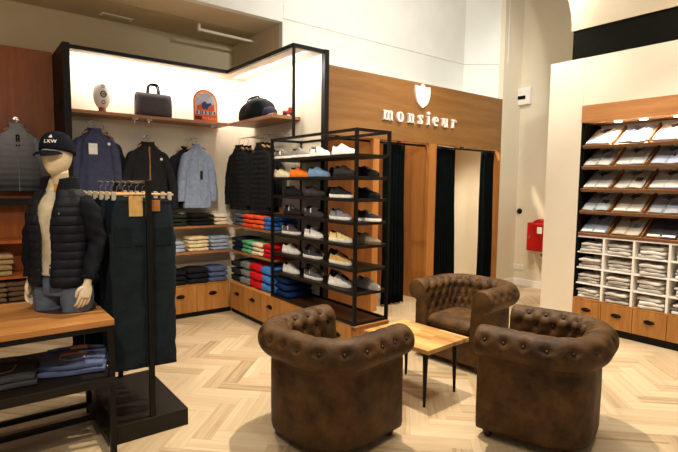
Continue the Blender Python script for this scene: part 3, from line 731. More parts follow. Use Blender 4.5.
peg((1.72, YB, 2.145), 0, .18, 'steel peg above the black jacket with tan zip')
jacket((1.72, BJ, 2.04), .0, 'black jacket with a tan zip placket, hanging between the navy and light blue jackets', (36, 37, 40), .76, .235, zipc=(156, 112, 66, 1), hood=True, logo=(.13, -.16), seed=2, slv=.74)
hanger((2.29, BJ-.01, 2.085), 0, 'wooden hanger holding the light blue denim jacket')
peg((2.29, YB, 2.155), 0, .18, 'steel peg above the light blue jacket')
jacket((2.29, BJ-.01, 2.05), 0, 'light blue zip jacket hanging on the display wall', (138, 152, 176), .74, .18, zipc=(180, 166, 140), tagc=(.03, -.34, .03, .10, (40, 34, 36)), seed=3, lining=(150, 160, 178), slv=.66, slvout=.16)
hanger((2.21, BJ+.10, 2.06), .05, 'wooden hanger mostly hidden behind the light blue jacket')
jacket((2.20, BJ+.095, 2.02), .05, 'dark jacket showing behind the light blue one', (36, 36, 42), .72, .2, seed=10, group=None, dep=.03)
# row of puffer jackets on the side rail
rl = thing('hanging_rail', 'thin steel rail along the side wall holding black puffer jackets', 'rail', (0, 0, 0))
MB().cyl((2.80, 4.66, 2.172), (2.80, 5.62, 2.172), .007).build('bar', M_chrome, rl)
for y in (4.80, 5.40): MB().cyl((2.80, y, 2.172), (3.0, y, 2.172), .006).build('support', M_chrome, rl)
pj = hj = None
for g, yc, gn in ((0, 5.53, 'corner'), (1, 5.02, 'rack-side')):
    for k, xx in enumerate((2.73, 2.80, 2.87)):
        rz = -PI/2+(.10 if g == 0 else -.02)+random.uniform(-.02, .02); yy = yc+.025*k-.02*g
        lb = '%s black puffer jacket in the %s group on the side rail' % (('front', 'middle', 'rearmost')[k], gn); lh = 'wooden hanger of the %s black puffer jacket in the %s group' % (('front', 'middle', 'rearmost')[k], gn)
        if pj is None:
            pj = jacket((xx, yy, 2.05), rz, lb, (24, 26, 26), .76, .24, quilt=.056, group='black puffer jackets on the side rail', seed=5, zipc=(24, 24, 24), slv=.70, slvout=.02, dep=.034)
            hj = hanger((xx, yy, 2.088), rz, lh, group='hangers on the side rail')
        else:
            dup(pj, (xx, yy, 2.05+random.uniform(-.008, .008)), rz, lb); dup(hj, (xx, yy, 2.088), rz, lh)

# ------------------------------------------------------------------ left wall unit
Lw = thing('left_wall_unit', 'dark reddish wooden wall unit with open shelves behind the mannequin', 'wall unit', (0, 0, 0))
bx(-2.5, .862, 6.28, 6.335, 0, 3.02).build('back_panel', M_redwood, Lw)
for z in (1.01, .65, .33): bx(-2.5, .862, 5.88, 6.28, z-.03, z).build('shelf', M_redwood, Lw)
bx(-2.5, .862, 6.04, 6.10, 1.36, 1.43).build('rail', M_black, Lw)
bx(-2.5, .862, 6.10, 6.28, 1.37, 1.40).build('ledge', M_black, Lw)
for k, (c, n, z, h, x, cn, wh) in enumerate((((172, 144, 104), 4, .65, .055, .27, 'khaki beige', 'on the middle shelf of the reddish wall unit'), ((122, 100, 72), 5, .33, .050, .20, 'olive brown', 'on the low shelf of the reddish wall unit'), ((104, 82, 62), 5, .33, .050, .47, 'brown', 'on the low reddish shelf just behind the mannequin'), ((164, 140, 108), 4, .65, .055, -.02, 'sand', 'on the middle reddish shelf at the left frame edge'))):
    stack('trousers', c, cn, n, x, 6.04, z, 0, .26, .30, h, wh, 'folded trousers in the left wall unit')
hanger((.50, 6.17, 2.20), 0, 'wooden hanger holding the grey quilted jacket')
peg((.50, 6.28, 2.27), 0, .12, 'steel peg above the grey quilted jacket')
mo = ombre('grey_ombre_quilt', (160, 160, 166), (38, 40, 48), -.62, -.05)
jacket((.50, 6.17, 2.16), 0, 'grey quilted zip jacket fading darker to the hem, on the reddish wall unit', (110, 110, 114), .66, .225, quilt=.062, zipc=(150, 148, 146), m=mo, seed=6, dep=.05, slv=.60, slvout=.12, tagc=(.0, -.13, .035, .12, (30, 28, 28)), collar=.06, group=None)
wall_bracket = thing('wall_bracket', 'small black bracket on the side cheek of the display unit', 'bracket', (.865, 5.9, 2.42))
bx(-.05, 0, -.02, .02, -.01, .02).build('arm', M_black, wall_bracket); bx(-.01, 0, -.03, .03, -.05, .05).build('plate', M_black, wall_bracket)

# ------------------------------------------------------------------ things on the top shelf
SH = 2.35
t = thing('rugby_ball', 'white rugby ball with dark printed marks upright on a small stand on the top shelf', 'ball', (1.235, YF+.085, SH))
t.scale = (1.12, 1.05, 1.16)
b = MB(); b.lathe([(.001 if k in (0, 16) else .076*math.sin(PI*k/16)**.85, .03+.125-.125*math.cos(PI*k/16)) for k in range(17)], 28); b.build('ball_body', mat('ball_white', (236, 226, 214), .5, var=.02), t, smooth=True)
MB().lathe([(0, 0), (.042, 0), (.03, .018), (.036, .045), (.0, .045)], 20).build('stand', mat('stand_wood', (150, 74, 40), .5), t, smooth=True)
inkm = mat('grey_ink', (92, 84, 86), .6)
for z, r1 in ((.225, .014), (.155, .030), (.085, .018)):
    b = MB(); n = 16
    zz = (z-.155)/.125; rad_ = .076*max(0, 1-zz*zz)**.45
    for k in range(n):
        a0, a1 = 2*PI*k/n, 2*PI*(k+1)/n; q = []
        for a, rr in ((a0, r1), (a1, r1), (a1, r1*.62), (a0, r1*.62)):
            xx, z_ = rr*math.cos(a), rr*math.sin(a); zz2 = (z+z_-.155)/.125; R0 = .076*max(.01, 1-zz2*zz2)**.45; q.append((xx, -math.sqrt(max(1e-6, R0*R0-xx*xx))-.003, z+z_))
        b.face([b.bm.verts.new(p) for p in q])
    if r1 > .02:
        for k in range(4):
            xx = -.012+.008*k; b.box(xx, xx+.004, -rad_-.004, -rad_+.006, z-.010, z+.010)
    o = b.build('printed_mark', inkm, t, solid=.002)
gb = cloth((74, 66, 70), .6, .2)
t = thing('holdall_bag', 'grey structured holdall with a short top handle standing on the top shelf', 'bag', (1.775, YF+.105, SH))
t.scale = (.93, .95, 1.22)
b = MB(); R = []
for i in range(15):
    u = i/14; x = (u-.5)*.42; e = 1-.35*abs(2*u-1)**6; ring = []
    for k in range(28):
        a = 2*PI*k/28; ca, sa = math.cos(a), math.sin(a)
        ring.append((x*(1-.035*(sa+1)*.5), math.copysign(abs(ca)**.5, ca)*.095*e*(1-.25*max(0, sa)), .108+math.copysign(abs(sa)**.45, sa)*.107*(.93+.07*e)))
    R.append(ring)
b.rings(R); b.build('body', gb, t, smooth=True)
pts = [(-.065, 0, .20), (-.062, 0, .25), (-.045, 0, .29), (0, 0, .298), (.045, 0, .29), (.062, 0, .25), (.065, 0, .20)]
for y in (-.03, .03): MB().sweep([(x, y, z) for x, _, z in pts], [.010]*7, 8, n=20).build('handle', cloth((34, 30, 34), .8), t, smooth=True)
MB().box(-.19, .19, -.006, .006, .210, .217).build('zip', cloth((50, 46, 50), .4), t)
MB().box(-.215, -.19, -.02, .02, .14, .19).build('side_loop', cloth((60, 54, 58), .5), t, bevel=.004)
MB().box(.19, .215, -.02, .02, .14, .19).build('side_loop', cloth((60, 54, 58), .5), t, bevel=.004)

t = thing('arched_vintage_sign', 'arched orange and blue metal advertising sign leaning on the top shelf', 'sign', (2.37, YF+.05, SH))
t.scale = (1.08, 1, 1.05)
AM = Matrix(((1, 0, 0, 0), (0, 0, -1, 0), (0, 1, 0, 0), (0, 0, 0, 1)))
def arch(w, h, zb, n=24):
    r = w/2; return [(-r, zb), (r, zb)] + [(r*math.cos(a), zb+h-r+r*math.sin(a)) for a in np.linspace(0, PI, n)]
MB().prism(arch(.275, .36, 0), 0, .012, AM).build('plate', cloth((196, 84, 34), .5, 0), t)
MB().prism(arch(.245, .245, .10), .012, .015, AM).build('border_band', cloth((206, 176, 140), .5, 0), t)
MB().prism(arch(.20, .19, .12), .015, .018, AM).build('picture_field', cloth((170, 170, 192), .5, 0), t)
MB().prism([(-.10, .12), (-.10, .17), (-.05, .19), (-.02, .15), (.02, .145), (.06, .18), (.10, .20), (.10, .12)], .018, .021, AM).build('orange_patch', cloth((190, 72, 34), .5, 0), t)
MB().prism([(-.05, .15), (-.045, .20), (-.01, .225), (.02, .20), (.06, .215), (.07, .19), (.035, .165), (.02, .14), (-.02, .135)], .021, .024, AM).build('blue_figure', cloth((50, 56, 96), .5, 0), t)
b = MB()
for k in range(13):
    a = PI*(k+.8)/14.6; Mk = AM @ Matrix.Translation((.124*math.cos(a), .2225+.124*math.sin(a), 0)) @ Matrix.Rotation(a-PI/2, 4, 'Z')
    b.box(-.007, .007, -.006, .006, .012, .0165, Mk)
b.build('arc_lettering', cloth((200, 92, 44), .5, 0), t)
MB().box(-.12, .12, .078, .118, .012, .016, AM).build('letter_band', cloth((180, 170, 168), .5, 0), t)
b = MB()
for k, ch in enumerate('IOIOI'):
    x = -.10+.05*k
    if ch == 'I': b.box(x-.008, x+.008, .082, .115, .016, .019, AM)
    else: b.box(x-.016, x+.016, .082, .088, .016, .019, AM).box(x-.016, x+.016, .109, .115, .016, .019, AM).box(x-.016, x-.006, .082, .115, .016, .019, AM).box(x+.006, x+.016, .082, .115, .016, .019, AM)
b.build('block_lettering', cloth((54, 44, 84), .5, 0), t)
MB().box(-.125, -.05, .015, .055, .012, .016, AM).build('dark_patch', cloth((58, 30, 36), .5, 0), t)
b = MB()
for k in range(6): b.box(-.035+.028*k, -.018+.028*k, .022, .048, .012, .016, AM)
b.build('small_lettering', cloth((214, 130, 84), .5, 0), t)
t.rotation_euler = (math.radians(-4), 0, 0)

db = cloth((26, 29, 32), .8, .25)
t = thing('duffel_bag', 'soft dark duffel bag slumped on the side run top shelf', 'bag', (2.785, 5.19, SH), -PI/2+.05)
t.scale = (1.12, .95, 1.08)
b = MB(); R = []
for i in range(17):
    u = i/16; x = (u-.5)*.60; e = max(.06, 1-abs(2*u-1)**3.2)**.5; hz = .235*(.80+.25*u-.05*math.sin(u*9)); ring = []
    for k in range(28):
        a = 2*PI*k/28; ca, sa = math.cos(a), math.sin(a)
        ring.append((x, math.copysign(abs(ca)**.7, ca)*.12*e+.006*math.sin(u*14+a*3), hz*e*.5*(1+math.copysign(abs(sa)**.75, sa))+.006*math.sin(u*19+a*2)*max(0, sa)+.001))
    R.append(ring)
b.rings(R); b.build('body', db, t, smooth=True)
MB().sweep([(-.12, -.05, .19), (-.10, -.04, .235), (0, -.02, .25), (.10, -.04, .24), (.12, -.05, .20)], [(.012, .004)]*5, 8, n=16).build('handle', cloth((30, 32, 34), .5), t, smooth=True)
MB().sweep([(-.26, 0, .10), (-.15, 0, .205), (0, 0, .235), (.15, 0, .235), (.27, 0, .12)], [.004]*5, 6, n=20).build('zip', cloth((80, 82, 84), .5), t, smooth=True)
t = thing('baseball_cap', 'navy cap with a beige brim on the end of the side top shelf', 'cap', (2.73, 4.78, SH), math.radians(-10))
b = MB(); b.lathe([(.085, 0), (.085, .03), (.078, .065), (.055, .092), (.025, .106), (.0, .11)], 24); b.build('crown', cloth((46, 46, 66)), t, smooth=True)
b = MB(); R = []
for i in range(7):
    y = -.07-.09*i/6; w_ = .075*math.sqrt(max(.02, 1-(i/6.4)**2)); R.append([(-w_, y, .012-.012*1), (-w_*.5, y, .018), (0, y, .022), (w_*.5, y, .018), (w_, y, 0), (w_*.5, y, .013), (0, y, .017), (-w_*.5, y, .013)])
b.rings(R); b.build('brim', cloth((196, 160, 112)), t, smooth=True)
t = thing('toy_truck', 'small red and white toy vehicle beside the cap on the side top shelf', 'toy', (2.88, 4.635, SH), math.radians(-40))
MB().box(-.06, .06, -.035, .035, .025, .055).build('chassis', M_red, t, bevel=.006)
MB().box(.0, .055, -.032, .032, .055, .095).build('cab', M_red, t, bevel=.008)
MB().box(-.058, -.005, -.030, .030, .055, .075).build('load', cloth((200, 214, 206)), t, bevel=.004)
for x in (-.038, .038):
    for y in (-.036, .036): MB().cyl((x, y-.008, .02), (x, y+.008, .02), .02).build('wheel', M_handle, t, smooth=False)

# ------------------------------------------------------------------ shirt cabinet on the right
CX, CD, CY0, CY1 = 5.553, 6.0, .60, 2.73
S = thing('shirt_cabinet', 'built-in oak shirt cabinet with sloping trays, white cubbyholes and drawers', 'cabinet', (0, 0, 0))
bx(CX-.01, CX+.05, CY0, CY1, 2.334, 2.525).box(CX+.05, CD, CY0, CY1, 2.334, 2.36).build('header', M_header, S, bevel=.002)
bx(CD-.02, CD, CY0, CY1, .36, 2.334).build('back_panel', M_white, S)
bx(CX+.03, CD-.02, CY1-.02, CY1, .36, 2.334).build('side_panel', M_soffit, S)
bx(CX, CX+.03, CY1-.012, CY1, .36, 2.334).build('side_edge', M_soffit, S)
bx(CX+.01, CD, CY0, CY1, .08, .345).build('carcass', M_drawer, S)
bx(CX-.004, CD-.02, CY0, CY1, .345, .36).build('counter_edge', M_drawer, S)
bx(CX+.03, CD, CY0, CY1, 0, .08).build('kick_board', M_black, S)
for k in range(6):
    y1 = 2.73-.32*k; d = bx(CX-.008, CX+.012, y1-.317, y1-.003, .085, .342).build('drawer', M_drawer, S, bevel=.002)
    pull(d, (CX-.008, y1-.16, .235), -PI/2)
for y in (2.39, 2.14, 1.83, 1.5, 1.2): 
    MB().lathe([(0, 0), (.038, 0), (.038, .01), (0, .01)], 20, Matrix.Translation((5.66, y, 2.322))).build('downlight', emis('downlight_glow', (255, 236, 200), 6) if y == 2.39 else bpy.data.materials['downlight_glow'], S)
COLW = .325; cols = [2.70-COLW*k for k in range(7)]
# cubbyholes
cz = [.36, .534, .712, .890, 1.068]
for z in cz[1:]: bx(CX+.012, CD-.02, CY0, CY1-.02, z-.014, z).build('cubby_shelf', M_white, S)
for y in (2.425, 2.12, 1.79, 1.47, 1.15): bx(CX+.01, CD-.02, y-.011, y+.011, .36, 1.055).build('cubby_divider', M_white, S)
# sloping trays: five rows
TL = [2.065, 1.832, 1.585, 1.336, 1.088]
tcol = [(2.705, 2.385), (2.375, 2.045), (2.035, 1.715), (1.705, 1.385), (1.375, 1.055)]
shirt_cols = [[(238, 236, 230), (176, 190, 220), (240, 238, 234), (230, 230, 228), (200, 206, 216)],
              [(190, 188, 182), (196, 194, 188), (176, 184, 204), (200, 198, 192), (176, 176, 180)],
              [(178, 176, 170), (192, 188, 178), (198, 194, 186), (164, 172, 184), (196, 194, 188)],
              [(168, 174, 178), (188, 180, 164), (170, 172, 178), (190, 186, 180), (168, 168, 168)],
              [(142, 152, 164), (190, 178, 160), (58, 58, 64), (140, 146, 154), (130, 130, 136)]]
RWN = ['top', 'second', 'third', 'fourth', 'lowest']; CLN = ['leftmost', 'second from left', 'third from left', 'fourth from left', 'fifth from left']
def nm(rgb):
    r, g, b_ = rgb
    if max(rgb) < 100: return 'charcoal'
    if b_ > r+15: return 'pale blue'
    if r > b_+16: return 'beige'
    return 'white' if r > 225 else 'off-white' if r > 195 else 'light grey' if r > 165 else 'grey'
plas = {}
def packcloth(rgb):
    if rgb not in plas: plas[rgb] = mat('packed_%02x%02x%02x' % rgb, rgb, .55, var=.05, scale=14, bump=.15, bscale=30, coat=.35)
    return plas[rgb]
SL = math.radians(33); TD = .37
def packed_shirt(loc, rotz, tilt, label, rgb, w=.24, d=.33, h=.03, seed=0):
    t = thing('packed_shirt', label, 'shirt', loc, 0, 'folded shirts in the sloping trays')
    t.rotation_euler = (tilt, 0, rotz)
    rnd = random.Random(seed)
    folded_mesh(w, d, h, seed).build('body', packcloth(rgb), t, smooth=True)
    dk_ = tuple(int(c*.84) for c in rgb)
    b = MB()
    for s_ in (-1, 1):
        b.prism([(s_*.020, d*.44), (s_*.078, d*.40), (s_*.066, d*.20), (s_*.012, d*.12), (s_*.050, d*.26), (s_*.045, d*.36)][::s_], h-.002, h+.016)
    b.build('collar', packcloth(tuple(int(c*.86) for c in rgb)), t, bevel=.003)
    MB().prism([(.052*math.cos(a), d*.27+.042*math.sin(a)) for a in np.linspace(0, 2*PI, 20)[:-1]], h-.004, h+.0065).build('neck_opening', packcloth((60, 58, 62) if seed % 2 else (96, 92, 96)), t)
    b = MB().box(-.011, .011, -d*.47, d*.32, h-.002, h+.004)
    b.build('placket', packcloth(dk_), t)
    b = MB()
    for k in range(4): b.lathe([(0, 0), (.005, 0), (.005, .002), (0, .002)], 8, Matrix.Translation((0, -d*.38+k*d*.2, h+.004)))
    b.build('buttons', packcloth((90, 86, 84) if seed % 3 == 0 else rgb), t)
    if seed % 2:
        MB().box(-w*.46, w*.46, -d*.485, -d*.40, h-.012, h+.0035).build('paper_band', packcloth((244, 242, 236)), t)
    else:
        b = MB().box(.03, .10, -d*.15, d*.05, h-.002, h+.003); b.build('printed_label', packcloth((70, 68, 72) if seed % 4 == 0 else (120, 130, 160)), t)
    return t
for r, zl in enumerate(TL):
    for c, (ya_, yb_) in enumerate(tcol):
        # tray: sloping board, front lip, right divider
        tr = MB(); Mt = Matrix.Translation((CX+.02, (ya_+yb_)/2, zl)) @ Matrix.Rotation(-SL, 4, 'Y')
        hw_ = (ya_-yb_)/2
        tr.box(0, TD, -hw_, hw_, 0, .012, Mt).box(-.012, .0, -hw_-.004, hw_+.004, -.014, .022, Mt)
        trp = tr.build('tray', M_tray, S)
        MB().box(0, TD, -hw_-.004, -hw_+.010, .0, .050, Mt).build('tray_divider', M_tray, S)
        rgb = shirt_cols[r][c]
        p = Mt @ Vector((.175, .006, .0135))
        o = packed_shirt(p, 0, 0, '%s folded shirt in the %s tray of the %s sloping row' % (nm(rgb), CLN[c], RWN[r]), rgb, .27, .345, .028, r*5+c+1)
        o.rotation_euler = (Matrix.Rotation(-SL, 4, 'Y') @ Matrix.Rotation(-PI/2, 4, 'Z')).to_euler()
# shirts in the cubbyholes
cubs = [(2.72, 2.436), (2.414, 2.131), (2.109, 1.801), (1.779, 1.481), (1.459, 1.161)]
CR = ['lowest', 'third', 'second', 'top']
for r in range(4):
    for c, (ya_, yb_) in enumerate(cubs):
        n = 3; h = .036+.006*((r*3+c) % 3)*.5; z = cz[r]
        base = random.choice([(244, 240, 232), (232, 226, 218), (238, 236, 234), (214, 208, 200)])
        for k in range(n):
            q = random.uniform(.86, 1.05); rgb = tuple(min(250, int(v*q)) for v in base) if (r, c) not in ((0, 1), (0, 3)) or k != 1 else (120, 112, 108)
            folded('shirt', rgb, (CX+.165+random.uniform(-.025, .015), (ya_+yb_)/2+random.uniform(-.010, .010), z+k*h*.95+.001), -PI/2+random.uniform(-.14, .14),
                   '%s %s folded shirt in the %s cubbyhole of the %s cubby row' % (ORD[n][k], nm(rgb), CLN[c].replace(' from left', ''), CR[r]), 'shirt', 'folded shirts in the white cubbyholes', .225, .27, h, k, m=packcloth(rgb))

# ------------------------------------------------------------------ chesterfield armchairs
def make_chair(label, loc, rz):
    t = thing('tufted_armchair', label, 'armchair', loc, rz, 'tufted leather club chairs around the coffee table')
    F, B, W, Rr = .30, -.312, .352, .25
    def path(off, n_str=26, n_arc=22, n_back=12):
        P, Nn = [], []
        xs = np.linspace(F, B+Rr, n_str)
        for x in xs: P.append((x, W)); Nn.append((0, 1))
        for a in np.linspace(90, 180, n_arc)[1:]: a = math.radians(a); P.append((B+Rr+Rr*math.cos(a), W-Rr+Rr*math.sin(a))); Nn.append((math.cos(a), math.sin(a)))
        for y in np.linspace(W-Rr, -(W-Rr), n_back)[1:]: P.append((B, y)); Nn.append((-1, 0))
        for a in np.linspace(180, 270, n_arc)[1:]: a = math.radians(a); P.append((B+Rr+Rr*math.cos(a), -(W-Rr)+Rr*math.sin(a))); Nn.append((math.cos(a), math.sin(a)))
        for x in np.linspace(B+Rr, F, n_str)[1:]: P.append((x, -W)); Nn.append((0, -1))
        return np.array(P), np.array(Nn)
    P, Nn = path(0)
    s = np.concatenate([[0], np.cumsum(np.linalg.norm(np.diff(P, axis=0), axis=1))]); Ls = s[-1]
    # profile
    prof = [(.0, .06), (.006, .09), (.008, .2), (.008, .35), (.006, .50), (-.002, .540)]
    tt = [0]*len(prof); cx0, cz0, rr0 = -.008, .638, .096
    for a in np.linspace(-72, 180, 34):
        ar = math.radians(a); prof.append((cx0+rr0*math.cos(ar), cz0+rr0*.98*math.sin(ar)))
    for z in np.linspace(.61, .30, 14): prof.append((cx0-rr0-.018*(1-(z-.30)/.33), z))
    prof = np.array(prof)
    tl = np.concatenate([[0], np.cumsum(np.linalg.norm(np.diff(prof, axis=0), axis=1))])
    nf = 6
    def t_ang(a): return tl[nf]+ (a+72)/252*(tl[nf+33]-tl[nf])
    def t_z(z): return tl[nf+33]+(.638-z)
    rowsb = [(t_ang(22), .0), (t_ang(128), .5), (t_ang(182), 0), (t_z(.545), .5), (t_z(.46), 0)]
    nb = 14; sp = (Ls-.10)/nb
    btn = []; grid = []
    for (tv, off) in rowsb:
        row = [(.05+sp*(k+off+ (0 if off else 0)), tv) for k in range(nb+ (1 if off == 0 else 0))]; grid.append(row); btn += row
    segs = []
    for ra, rb in zip(grid[1:], grid[2:]):
        for p in ra:
            for q in rb:
                if abs(p[0]-q[0]) < sp*.75: segs.append((p, q))
    for p in grid[0]: segs.append((p, (p[0], p[1]+.035)))
    for p in grid[0]: segs.append((p, (p[0], p[1]-.03)))
    for p in grid[1]: segs.append((p, (p[0], p[1]-.04)))
    S_, T_ = np.meshgrid(s, tl, indexing='ij')
    disp = np.zeros_like(S_)
    for (bs, bt) in btn: disp -= .024*np.exp(-((S_-bs)**2+(T_-bt)**2)/.022**2)
    crease = np.zeros_like(S_)
    for (p, q) in segs:
        dx, dy = q[0]-p[0], q[1]-p[1]; l2 = dx*dx+dy*dy; u = np.clip(((S_-p[0])*dx+(T_-p[1])*dy)/l2, 0, 1)
        d2 = (S_-p[0]-u*dx)**2+(T_-p[1]-u*dy)**2; crease = np.maximum(crease, np.exp(-d2/.010**2))
    disp -= .009*crease
    m_roll = ((T_ > tl[nf]-.0) & (T_ < t_ang(176))); disp += .004*m_roll
    # outer body gentle wrinkles
    body_m = (T_ < tl[5]); disp += body_m*(.003*np.sin(S_*9+T_*5)+.002*np.sin(S_*23+T_*11))
    # normals of the profile
    dn = np.gradient(prof, axis=0); nrm = np.stack([dn[:, 1], -dn[:, 0]], 1); nrm /= np.linalg.norm(nrm, axis=1)[:, None]
    V = []
    b = MB()
    for i in range(len(P)):
        ring = []
        for j in range(len(prof)):
            k = disp[i, j]; o_ = prof[j, 0]+nrm[j, 0]*k; z = prof[j, 1]+nrm[j, 1]*k
            ring.append((P[i, 0]+Nn[i, 0]*o_, P[i, 1]+Nn[i, 1]*o_, z))
        V.append(ring)
    
    def endring(base, dx, sc_):
        y0, = (base,); out = []
        for (x, y, z) in V[y0]:
            sg = 1 if P[y0, 1] > 0 else -1; o_ = (y-P[y0, 1])*sg
            cxx, czz = (cx0, cz0) if z > .545 else (-.06, max(.10, z))
            out.append((x+dx, P[y0, 1]+sg*(cxx+(o_-cxx)*sc_), czz+(z-czz)*sc_))
        return out
    full = [endring(0, .022, .86), endring(0, .017, .95)] + V + [endring(len(P)-1, .017, .95), endring(len(P)-1, .022, .86)]
    vs = b.rings(full, closed=True, cap=(True, True))
    body = b.build('arms_and_back', M_leather, t, smooth=True)
    # base block, front rail
    MB().box(-.20, .28, -.235, .235, .07, .30).build('seat_base', M_leather, t, bevel=.01)
    MB().box(.262, .318, -.355, .355, .06, .29).build('front_rail', M_leather, t, bevel=.014, bseg=3)
    # cushion
    b = MB(); R = []
    for i in range(15):
        u = i/14; x = -.190+.505*u; e = max(.05, 1-abs(2*u-1)**7)**.5; ring = []
        for k in range(32):
            a = 2*PI*k/32; ca, sa = math.cos(a), math.sin(a)
            ring.append((x, math.copysign(abs(ca)**.30, ca)*.232*(.93+.07*e), .365+math.copysign(abs(sa)**.5, sa)*.070*e+.012*math.sin(PI*u)*max(0, sa)*(1-abs(ca))))
        R.append(ring)
    b.rings(R); cu = b.build('seat_cushion', M_leather, t, smooth=True)
    # buttons
    MBb = None
    cnt = 0
    for (bs, bt) in btn:
        if bt > t_z(.50): continue
        i = int(np.argmin(abs(s-bs))); j = int(np.argmin(abs(tl-bt)))
        k = -.018; o_ = prof[j, 0]+nrm[j, 0]*k; z = prof[j, 1]+nrm[j, 1]*k
        pos = Vector((P[i, 0]+Nn[i, 0]*o_, P[i, 1]+Nn[i, 1]*o_, z)); nn = Vector((Nn[i, 0]*nrm[j, 0], Nn[i, 1]*nrm[j, 0], nrm[j, 1]))
        if MBb is None:
            MBb = MB().lathe([(0, 0), (.012, 0), (.0115, .004), (.006, .008), (0, .009)], 12).build('button', M_button, t, smooth=True); ob = MBb
        else: ob = MBb.copy(); C.objects.link(ob)
        ob.parent = t; ob.matrix_local = Matrix.Translation(pos) @ nn.to_track_quat('Z', 'Y').to_matrix().to_4x4(); cnt += 1
    for (x, y) in ((.26, .29), (.26, -.29), (-.22, .23), (-.22, -.23)):
        MB().lathe([(0, 0), (.022, 0), (.032, .02), (.034, .045), (.028, .062), (0, .062)], 18, Matrix.Translation((x, y, 0))).build('foot', M_footwood, t, smooth=True)
    return t
c1 = make_chair('brown tufted armchair at lower left seen from behind, back towards the shoe rack side', (1.834, 2.45, 0), math.radians(8.1))
c1['label'] = 'brown tufted leather armchair seen from behind left of the coffee table'
dup(c1, (3.709, 2.811, 0), math.radians(184.6), 'brown tufted leather armchair facing forward in front of the fitting room curtains')
dup(c1, (2.995, 1.633, 0), math.radians(104.9), 'brown tufted leather armchair seen side-on at right, nearest the shirt cabinet')

# coffee table
T = thing('coffee_table', 'low oak block coffee table on thin black legs between the armchairs', 'table', (2.785, 2.595, 0), math.radians(3.5))
MB().box(-.25, .25, -.325, .325, .418, .45).build('tabletop', M_butcher, T, bevel=.003)
for (x, y) in ((-.18, -.25), (.20, -.23), (-.18, .25), (.18, .24)):
    o = MB().cyl((x, y, .418), (x*1.04, y*1.02, 0), .021, .010, 12).box(x-.035, x+.035, y-.035, y+.035, .412, .418).build('leg', M_black, T)

# ------------------------------------------------------------------ display table with mannequin and jeans
D = thing('display_table', 'two-tier display table with oak top and black frame at left foreground', 'table', (0, 0, 0))
TX0, TX1, TY0, TY1 = -.75, .675, 2.97, 3.74
bx(TX0, TX1, TY0, TY1, .785, .82).build('tabletop', M_tabletop, D, bevel=.002)
for x in (TX0+.02, TX1-.018):
    for y in (TY0+.018, TY1-.06): bx(x-.016, x+.016, y-.016, y+.016, 0, .785).build('leg', M_black, D)
bx(TX0, TX1, TY0+.005, TY0+.03, .755, .785).build('rail', M_black, D); bx(TX0, TX1, TY1-.07, TY1-.045, .755, .785).build('rail', M_black, D)
bx(TX0+.01, TX1-.002, TY0+.0, TY1-.05, .43, .48).build('lower_shelf', M_blackwood, D, bevel=.002)
bx(TX0, TX1-.02, TY1-.075, TY1-.045, .04, .07).build('floor_bar', M_black, D); bx(TX1-.033, TX1-.003, TY0+.02, TY1-.06, .04, .07).build('floor_bar', M_black, D)
bx(TX0, TX1-.02, 3.44, 3.47, .04, .07).build('floor_bar', M_black, D)  # second dark bar, parallel to the rear one

def folded_jeans(loc, rz, rgb, label, patch=(214, 146, 92)):
    t = thing('folded_jeans', label, 'jeans', loc, rz, 'folded jeans on the lower table shelf'); m = cloth(rgb, .9, .35)
    for k, (w, d, h, z) in enumerate(((.36, .31, .034, 0), (.34, .30, .034, .033))):
        b = folded_mesh(w, d, h, k+3); o = b.build('leg_fold' if k == 0 else 'seat_fold', m, t, smooth=True); o.location = (0.005*k, .004*k, z)
    b = MB(); b.sweep([(-.16, .145, .066), (-.05, .162, .072), (.05, .160, .073), (.16, .142, .066)], [(.012, .008)]*4, 8, n=14).build('waistband', m, t, smooth=True)
    MB().box(-.03, .065, .130, .175, .070, .084).build('leather_patch', cloth(patch, .6, .1), t, bevel=.002)
    st = cloth((200, 170, 120), .8, 0)
    b = MB()
    P_ = [(-.075, .05), (-.065, -.045), (-.005, -.075), (.06, -.045), (.07, .05), (-.075, .05)]
    for p, q in zip(P_, P_[1:]): b.cyl((p[0], p[1], .0695), (q[0], q[1], .0695), .0020, seg=6)
    b.build('pocket_stitching', st, t)
    MB().box(-.07, .065, .035, .070, .064, .0715).build('pocket_band', cloth(patch, .6, .1) if patch[0] > 150 else m, t)
    return t
folded_jeans((.505, 3.27, .48), math.radians(-16), (98, 110, 148), 'blue folded jeans with tan leather patch at the right end of the lower table shelf')
folded_jeans((.14, 3.26, .48), math.radians(-10), (74, 74, 78), 'dark grey folded jeans beside the blue pair on the lower table shelf', (90, 84, 80))
folded_jeans((-.22, 3.24, .48), math.radians(-6), (86, 94, 108), 'washed grey-blue folded jeans at the left frame edge on the lower table shelf', (150, 110, 80))

# mannequin (front towards local -Y)
mq = thing('mannequin', 'headed shop mannequin in black puffer jacket and navy cap standing on the display table', 'mannequin', (.49, 3.40, .82), math.radians(-48))
def skin_body(name, joints, edges, m, parent, sub=2):
    me = bpy.data.meshes.new(name); me.from_pydata([j[0] for j in joints], edges, [])
    o = bpy.data.objects.new(name, me); C.objects.link(o); o.parent = parent
    o.modifiers.new('k', 'SKIN'); sv = me.skin_vertices[0].data
    for v, j in zip(sv, joints): v.radius = (j[1], j[1]) if isinstance(j[1], float) else j[1]; v.use_root = False
    sv[0].use_root = True
    s_ = o.modifiers.new('s', 'SUBSURF'); s_.levels = sub; s_.render_levels = sub
    me.materials.append(m)
    for mod in o.modifiers:
        if mod.type == 'SKIN': mod.use_smooth_shade = True
    return o
J = [((0, 0, .30), .11), ((0, 0, .45), .10), ((0, .0, .60), .12), ((0, .01, .70), .07), ((-.03, 0, .77), .046), ((-.02, -.015, .82), .046)]
Eg = [(0, 1), (1, 2), (2, 3), (3, 4), (4, 5)]
